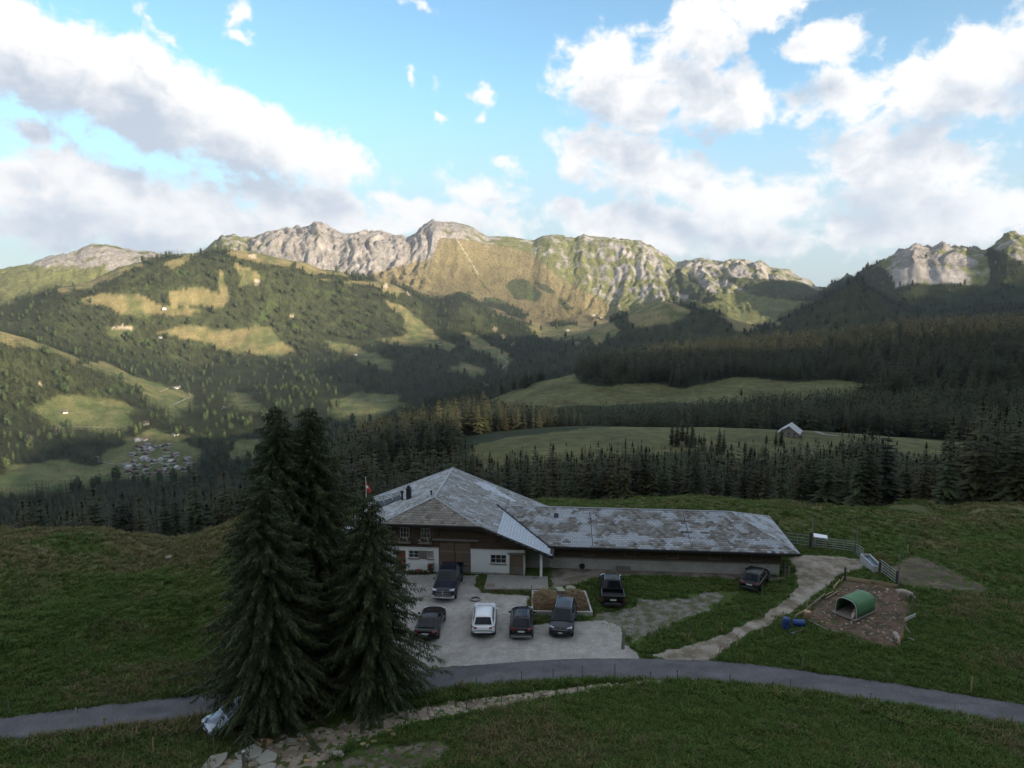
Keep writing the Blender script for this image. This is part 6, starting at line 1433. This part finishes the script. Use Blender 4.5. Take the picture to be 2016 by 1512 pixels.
plank((1710, 1218), (1724, 1217), .10, .05, "short pale stick on the mud right of the hut", M_bnew); plank((1777, 1186), (1785, 1190), .10, .05, "pale stick in the mud under the upper pig", M_bnew); plank((1788, 1258), (1800, 1263), .16, .05, "pale stick outside the pen's lower right corner", M_pale)
plank((1780, 1232), (1793, 1250), .16, .06, "dark plank lying in the pen's right corner", M_greyw)
p = ground_at(1589, 1218); lg = empty("sawn_log", p, R(20), "thick sawn log standing at the pen's left corner", "log"); q = MB(); q.lathe([(.27, -.1), (.26, .3), (.27, .62)], None, 12); q.build("bark", mat("log_bark", (.24, .155, .095), .9, var=.3, scale=5), lg, smooth=True); q = MB(); q.lathe([(.262, .615), (.262, .635), (.0, .64)], None, 12, cap=False); q.build("cut_face", mat("cut_wood", (.36, .25, .15), .85, var=.2, scale=9), lg)
# hut
A, B, C_ = ground_at(1641, 1205), ground_at(1688, 1224), ground_at(1718, 1203); ux = (B-A); wd = math.hypot(ux.x, ux.y)-.25; ang = math.atan2(ux.y, ux.x); dpth = max(2.2, (C_-B).length*.95)
hu = empty("pig_hut", A+(B-A)*.5, ang, "green arched pig hut open at the front on a wooden pallet", "hut"); hgt_ = 1.50
M_hut = mat("green_hut_shell", (.060, .165, .066), .55, var=.25, scale=2.0); M_hin = mat("hut_inside", (.22, .22, .20), .8, var=.2, scale=2)
def arch(n_=16):
    out = []
    hw_ = wd/2
    for k in range(n_+1):
        a_ = math.pi*k/n_; cx = -math.cos(a_); sz = math.sin(a_); out.append((hw_*math.copysign(abs(cx)**.62, cx), .18+(hgt_-.18)*(abs(sz)**.62)))
    return out
ar = arch(); q = MB(); n_ = len(ar); ns = 6
for j in range(ns+1): q.v += [(x_*(1-.03*(j == 0)*0), .05+dpth*j/ns, z_+.012*(j % 2)) for x_, z_ in ar]
for j in range(ns):
    for k in range(n_-1): q.f.append((j*n_+k, j*n_+k+1, (j+1)*n_+k+1, (j+1)*n_+k)); q.m.append(0)
q.add([(x_, .05+dpth, z_) for x_, z_ in ar], [tuple(range(n_))]); sh_o = q.build("shell", M_hut, hu, smooth=True); so_ = sh_o.modifiers.new('s', 'SOLIDIFY'); so_.thickness = .05; so_.offset = -1
q = MB(); q.v += [(x_*.955, .12+dpth*j*.95, .18+(z_-.18)*.955) for j in (0, 1) for x_, z_ in ar]; q.f += [(k, n_+k, n_+k+1, k+1) for k in range(n_-1)]; q.m += [0]*(n_-1); q.build("lining", M_hin, hu, smooth=True)
q = MB()
for k in range(n_-1): q.bar((ar[k][0], .03, ar[k][1]), (ar[k+1][0], .03, ar[k+1][1]), .035, 5)
q.build("front_rim", mat("grey_rim", (.42, .43, .41), .6), hu)
for k in range(8): q = MB(); q.b2(-wd/2-.12+k*(wd+.24)/8, -wd/2-.12+(k+1)*(wd+.24)/8-.012, -.35, dpth+.2, .10, .17); q.build("plank", M_greyw, hu)
for f in (-.42, 0, .42): q = MB(); q.b2(f*wd-.06, f*wd+.06, -.33, dpth+.18, -.15, .097); q.build("bearer", M_greyw, hu)
# pigs: one continuous skinned body each
M_pig = mat("pig_skin", (.36, .29, .25), .75, var=.25, scale=5)
def pig(loc, rz, label, s=1.0, head_down=.25, lying=False):
    V = [(0, 0, .50), (0, .30, .53), (0, .52, .50), (0, -.30, .51), (0, -.52, .49), (0, -.68, .47-head_down*.4), (0, -.86, .40-head_down*.9), (0, -.97, .36-head_down*1.0)]
    Rr = [.235, .225, .17, .225, .19, .15, .085, .06]; E = [(0, 1), (1, 2), (0, 3), (3, 4), (4, 5), (5, 6), (6, 7)]
    for (sx, yy, at, br_) in ((-1, -.36, 3, .0), (1, -.36, 3, .0), (-1, .40, 1, .05), (1, .40, 1, .05)):
        b = len(V); V += [(sx*.13, yy, .30), (sx*.135, yy+br_, .15), (sx*.135, yy-.01, .0)]; Rr += [.085, .05, .045]; E += [(at, b), (b, b+1), (b+1, b+2)]
    b = len(V); V += [(-.10, -.62, .60-head_down*.4), (-.14, -.72, .60-head_down*.5)]; Rr += [.04, .03]; E += [(5, b), (b, b+1)]
    b = len(V); V += [(.10, -.62, .60-head_down*.4), (.14, -.72, .60-head_down*.5)]; Rr += [.04, .03]; E += [(5, b), (b, b+1)]
    b = len(V); V += [(0, .66, .56), (.04, .72, .50)]; Rr += [.02, .012]; E += [(2, b), (b, b+1)]
    if lying: V = [(x_, y_, z_*.55+.02) if z_ > .31 else (x_*1.5, y_-.12, .07) for x_, y_, z_ in V]
    me = bpy.data.meshes.new("pig"); me.from_pydata([(x_*s, y_*s, z_*s) for x_, y_, z_ in V], E, []); o = link(bpy.data.objects.new("pig", me)); me.materials.append(M_pig)
    sk = o.modifiers.new('skin', 'SKIN'); lay = me.skin_vertices[0] if me.skin_vertices else None
    if lay is None:
        bpy.context.view_layer.objects.active = o; lay = me.skin_vertices[0]
    for k, r_ in enumerate(Rr): lay.data[k].radius = (r_*s, r_*s)
    lay.data[0].use_root = True; sk.use_smooth_shade = True; sb_ = o.modifiers.new('sub', 'SUBSURF'); sb_.levels = 1; sb_.render_levels = 2
    o.location = loc; o.rotation_euler = (0, 0, rz); tag(o, label, "pig", "pigs in the pen"); return o
pig(ground_at(1779, 1176), R(60), "muddy white pig standing at the pen's upper right edge", .95); pig(ground_at(1764, 1261), R(-8), "white pig rooting behind the stakes at the pen's lower corner", .82, .3)
hp_ = hu.matrix_basis @ Vector((wd*.30, .45, .20)); pig(hp_, ang+R(15), "pig lying inside the green hut's opening", .8, .1, True)
# barrels and tool
def barrel(p, rot, label):
    t = empty("barrel", p, 0, label, "barrel", "blue plastic barrels"); t.rotation_euler = rot; q = MB(); q.lathe([(.20, 0), (.26, .03), (.275, .12), (.27, .28), (.28, .30), (.27, .32), (.27, .58), (.28, .60), (.27, .62), (.275, .80), (.25, .88)], None, 18); q.build("drum", mat("blue_plastic", (.020, .050, .21), .4, var=.1), t, smooth=True)
    q = MB(); q.lathe([(.25, .88), (.26, .91), (.22, .93), (.0, .92)], None, 18); q.build("lid", mat("blue_lid", (.014, .035, .14), .45), t); q = MB(); q.lathe([(.04, .93), (.04, .97)], Matrix.Translation((.1, 0, 0)), 8); q.build("bung", M_dark, t)
barrel(ground_at(1547, 1238), (0, 0, 0), "blue barrel standing upright beside the farm track"); b2p = ground_at(1560, 1232)+Vector((0, 0, .27)); barrel(b2p, (R(90), 0, R(82)), "blue barrel lying on its side by the pen's left corner")
p = ground_at(1566, 1246); sv = empty("shovel", p+Vector((0, 0, .06)), R(25), "grey blue shovel lying on the grass below the barrels", "shovel"); q = MB(); q.bar((-.1, 0, .02), (.75, 0, .05), .02, 6); q.build("shaft", M_galv, sv); q = MB(); q.add([(-.12, -.10, .02), (-.12, .10, .02), (-.42, .09, .04), (-.46, 0, .05), (-.42, -.09, .04), (-.12, -.10, 0), (-.12, .10, 0), (-.42, .09, .02), (-.46, 0, .03), (-.42, -.09, .02)], [(0, 1, 2, 3, 4), (9, 8, 7, 6, 5), (0, 5, 6, 1), (1, 6, 7, 2), (2, 7, 8, 3), (3, 8, 9, 4), (4, 9, 5, 0)]); q.build("blade", mat("blue_steel", (.16, .22, .33), .4, metal=.4), sv)
# ------------------------------------------------------------------ flagstones and single rocks
def flag(pp, label, th=.14):
    P = [ground_at(*p) for p in pp]; c = sum(P, Vector())/len(P); q = MB(); zt = max(v.z for v in P)+.09; q.poly([Vector((v.x-c.x, v.y-c.y, zt-c.z)) for v in P], th, (0, 0, 1)); o = q.build("flagstone", M_slab, bevel=.02); o.location = c; tag(o, label, "flagstone", "flagstones on the path")
flag([(462, 1487), (500, 1470), (517, 1478), (514, 1490), (482, 1500), (470, 1497)], "pale flagstone right behind the thick sawn post"); flag([(503, 1499), (525, 1479), (546, 1488), (543, 1498), (515, 1508)], "flagstone right of the thick sawn post"); flag([(395, 1516), (415, 1494), (449, 1487), (446, 1497), (432, 1511), (412, 1520)], "large pale flagstone at the bottom left edge of the path"); flag([(448, 1515), (466, 1501), (478, 1500), (476, 1516)], "flagstone left of the thick sawn post at the bottom edge"); flag([(508, 1513), (530, 1505), (544, 1506), (540, 1518), (512, 1522)], "flagstone at the bottom edge right of the sawn post")
rs = random.Random(5)
for i, (px, py, w_, m, lab) in enumerate([(519, 1464, .62, M_ochre, "long ochre rock above the flagstones"), (545, 1448, .26, M_stone, "upright brown stone at the foot of a grey post"), (557, 1450, .24, M_stone, "brown stone beside the upright one"), (576, 1460, .34, M_stone, "broad buff stone in the sandy path"), (598, 1456, .30, M_ochre, "ochre stone in the middle of the sandy path"), (612, 1424, .30, M_stone, "buff rock at the path's upper rim"), (766, 1440, .26, M_ochre, "ochre stone on the grass, left of a pair"), (774, 1447, .22, M_ochre, "ochre stone on the grass, right of a pair"), (714, 1466, .22, M_ochre, "small ochre stone at the dirt patch's left"), (736, 1461, .20, M_ochre, "small ochre stone at the dirt patch's top"), (724, 1468, .16, M_stone, "little stone between two ochre ones"), (665, 1486, .42, M_slab, "flat pale rock left of the dirt patch"), (605, 1499, .24, M_ochre, "ochre stone low in the sandy path"), (673, 1468, .14, M_stone, "little stone on the grass rim of the path"), (548, 1470, .30, M_stone, "buff stone right of the flagstones"), (1706, 1352, .14, M_stone, "pale stone on the foreground bank"), (335, 1098, .5, M_stone, "small boulder on the crest of the left pasture")]):
    me = stone_mesh(400+i, m, flat=.55); o = link(bpy.data.objects.new("rock", me)); o.location = ground_at(px, py)+Vector((0, 0, .04)); o.scale = (w_, w_*.7, w_*.8); o.rotation_euler = (0, 0, rs.random()*.8-.4); tag(o, lab, "rock", "single rocks by the path")
p = ground_at(1123, 1159); me = stone_mesh(450, M_stone, flat=.6); o = link(bpy.data.objects.new("rock", me)); o.location = p; o.scale = (.55, .4, .5); tag(o, "pale boulder in the grass behind the dung heap", "rock")

# ------------------------------------------------------------------ barn on the terrace, village and chalets
def on_grid(px, py, rr):
    az = float(pazel(px, py)[0]); return Vector((rr*math.sin(az), rr*math.cos(az), float(grid_z(np.array([az]), np.array([rr]))[0]))), az
def meet(px, py, r0=1500, r1=6300):
    az, el = [float(q) for q in pazel(px, py)]; rr = np.arange(r0, r1, 6.); zz = grid_z(np.full(len(rr), az), rr); d = (CAMH+rr*math.tan(el))-zz; i = int(np.argmax(d < 0)) if (d < 0).any() else -1
    if i < 0: return None
    return Vector((rr[i]*math.sin(az), rr[i]*math.cos(az), zz[i]))
M_far_wall = [mat("chalet_timber", (.085, .055, .038), .85), mat("chalet_brown", (.13, .085, .055), .85), mat("chalet_white", (.52, .51, .48), .85)]
M_far_roof = [mat("roof_grey", (.20, .19, .185), .8), mat("roof_brown", (.13, .085, .065), .8), mat("roof_pale", (.36, .37, .385), .7)]
def house(name, label, cat, group, p, rz, L, W, h, roof_h, wm, rm, base=True, sink=.8):
    t = empty(name, p, rz, label, cat, group); q = MB(); q.b2(-W/2, W/2, -L/2, L/2, h*.4 if base else -sink*2, h); q.add([(-W/2, -L/2, h), (W/2, -L/2, h), (0, -L/2, h+roof_h*.96), (-W/2, L/2, h), (W/2, L/2, h), (0, L/2, h+roof_h*.96)], [(0, 1, 2), (5, 4, 3)]); q.build("wall", wm, t)
    if base: q = MB(); q.b2(-W/2-.05, W/2+.05, -L/2-.05, L/2+.05, -sink*2, h*.4); q.build("ground_floor", M_far_wall[2], t)
    e = .14*W; k = roof_h/(W/2); q = MB()
    for s in (-1, 1): q.poly([(0, -L/2-.9, h+roof_h+.12), (0, L/2+.9, h+roof_h+.12), (s*(W/2+e), L/2+.9, h-k*e+.12), (s*(W/2+e), -L/2-.9, h-k*e+.12)], .22, (0, 0, 1))
    q.build("roof", rm, t)
    f = MB(); wn = 3 if W > 8 else 2
    for i in range(wn):
        x0 = -W/2+W*(i+.5)/wn; f.b2(x0-.5, x0+.5, -L/2-.09, -L/2-.02, h*.52, h*.78)
        f.b2(x0-.45, x0+.45, -L/2-.11, -L/2-.04, h*.12, h*.30)
    f.build("windows", M_glass, t); return t
p, az = on_grid(1556, 838, 445); t = house("barn", "lone barn with pale roof on the meadow terrace", "barn", None, p, R(-28), 11, 9.5, 3.2, 3.4, M_greyw, M_far_roof[2], base=False)
rs = np.random.RandomState(21); used = []; vill = [(230, 930), (262, 905), (268, 876), (300, 866), (345, 880), (372, 905), (380, 928), (340, 948), (300, 938), (255, 945)]
nv = 0; tries = 0; VILL = []
while nv < 44 and tries < 900:
    tries += 1; px, py = 185+rs.rand()*205, 866+rs.rand()*82
    if not in_poly(np.array([px]), np.array([py]), vill)[0] and rs.rand() > .05: continue
    if any(abs(px-a_)*.8+abs(py-b_)*1.6 < 9 for a_, b_ in used): continue
    p = meet(px, py)
    if p is None: continue
    used.append((px, py)); i = rs.randint(0, 2); pale = rs.rand() < .22
    W_, L_ = 8+5*rs.rand(), 10+6*rs.rand()
    band = 0 if py < 893 else 1 if py < 920 else 2
    VILL.append((px, band, pale, house("village_chalet", None, "chalet", "chalets of the valley village", p, rs.rand()*2.2-1.1, L_, W_, 5.2+1.5*rs.rand(), 2.6+rs.rand(), M_far_wall[2] if pale and rs.rand() < .6 else M_far_wall[i], M_far_roof[2 if pale else rs.randint(0, 2)]))); nv += 1
for bd in range(3):
    for k, (vx, _, pale, hs_) in enumerate(sorted([v for v in VILL if v[1] == bd], key=lambda v: v[0])):
        hs_['label'] = "%s house in the shaded valley village, %s row, %s from the left" % ("pale roofed" if pale else "dark roofed", ["upper", "middle", "lower"][bd], ORDN[min(k, 19)])
for (px, py, lab, W_, w_, r_) in [(323, 612, "white farmstead on the upper meadow under the wooded hill", 18, 2, 2), (286, 836, "sunlit white chalet at the forest edge above the village", 16, 2, 1), (270, 868, "white house at the top of the village in the last sunlight", 14, 2, 0), (284, 867, "second sunlit house at the top of the village", 12, 2, 1), (347, 765, "small white hut on the sunny spur meadow", 12, 2, 0), (352, 763, "tiny hut right behind the spur's white hut", 8, 1, 2), (128, 813, "dark barn beside a bush on the left sunlit meadow", 13, 0, 0), (315, 666, "pale hut in the clearing of the middle wood", 13, 2, 2), (865, 678, "farmstead at the foot of the tilted golden meadow", 16, 1, 0), (700, 700, "white roofed hut on the shaded strip meadow", 12, 2, 2), (948, 757, "pale house in the dark valley bottom", 15, 2, 2), (958, 760, "lower house in the dark valley bottom", 12, 2, 0), (1168, 622, "alpine hut on the golden basin, left one", 22, 2, 0), (1183, 626, "alpine hut on the golden basin, right one", 20, 1, 2), (1118, 652, "alpine hut on the basin's front rim", 16, 2, 2), (522, 815, "pale hut at the shaded forest edge right of the village", 12, 2, 2), (441, 805, "hut in the clearing above the village road", 12, 1, 2), (345, 857, "house on the road bend above the village", 12, 2, 0)]:
    p = meet(px, py)
    if p is None: continue
    house("chalet", lab, "chalet", None, p, rs.rand()*1.6-.8, W_*1.1, W_, W_*.42, W_*.24, M_far_wall[w_], M_far_roof[r_])
def strip(name, pts, w_, label, rr=None, c=(.21, .20, .16), lift=.5):
    P = []
    for (px, py) in pts:
        q = meet(px, py) if rr is None else meet(px, py, rr[0], rr[1])
        if q is not None: P.append(q)
    if len(P) < 2: return
    Q = []
    for i in range(len(P)-1):
        for k in range(10): Q.append(P[i].lerp(P[i+1], k/10))
    Q.append(P[-1]); V = []; b = MB()
    for i, v in enumerate(Q):
        d = (Q[min(i+1, len(Q)-1)]-Q[max(i-1, 0)]); nrm = Vector((-d.y, d.x, 0)).normalized()*w_/2
        for s in (-1, 1): u = v+nrm*s; rr_ = math.hypot(u.x, u.y); zz = float(grid_z(np.array([math.atan2(u.x, u.y)]), np.array([rr_]))[0]); b.v.append((u.x, u.y, zz+lift))
    b.f = [(2*i, 2*i+1, 2*i+3, 2*i+2) for i in range(len(Q)-1)]; b.m = [0]*len(b.f); o = b.build(name, mat("track_"+name, c, .95, var=.15, scale=.2)); tag(o, label, kind='structure')
strip("valley_road", [(193, 908), (225, 915), (262, 910), (300, 905), (345, 924), (392, 930)], 5, "road through the shaded village", lift=.7)
strip("spur_track", [(315, 772), (330, 765), (360, 757), (376, 781), (340, 797)], 3.5, "pale track across the sunny spur meadow"); strip("meadow_track", [(0, 852), (40, 848), (150, 840), (240, 845)], 3.2, "pale track along the left sunlit meadow"); strip("gorge_track", [(968, 750), (1000, 712), (985, 700)], 5, "winding track on the dim slope")
strip("terrace_track", [(1680, 838), (1640, 840), (1610, 846), (1604, 851), (1622, 857), (1650, 860)], 3.2, "curved gravel track near the lone barn", (380, 520), (.22, .21, .19), .12)
_tri = sum(len(m.polygons)*2 for m in bpy.data.meshes); print("approx tris", _tri)
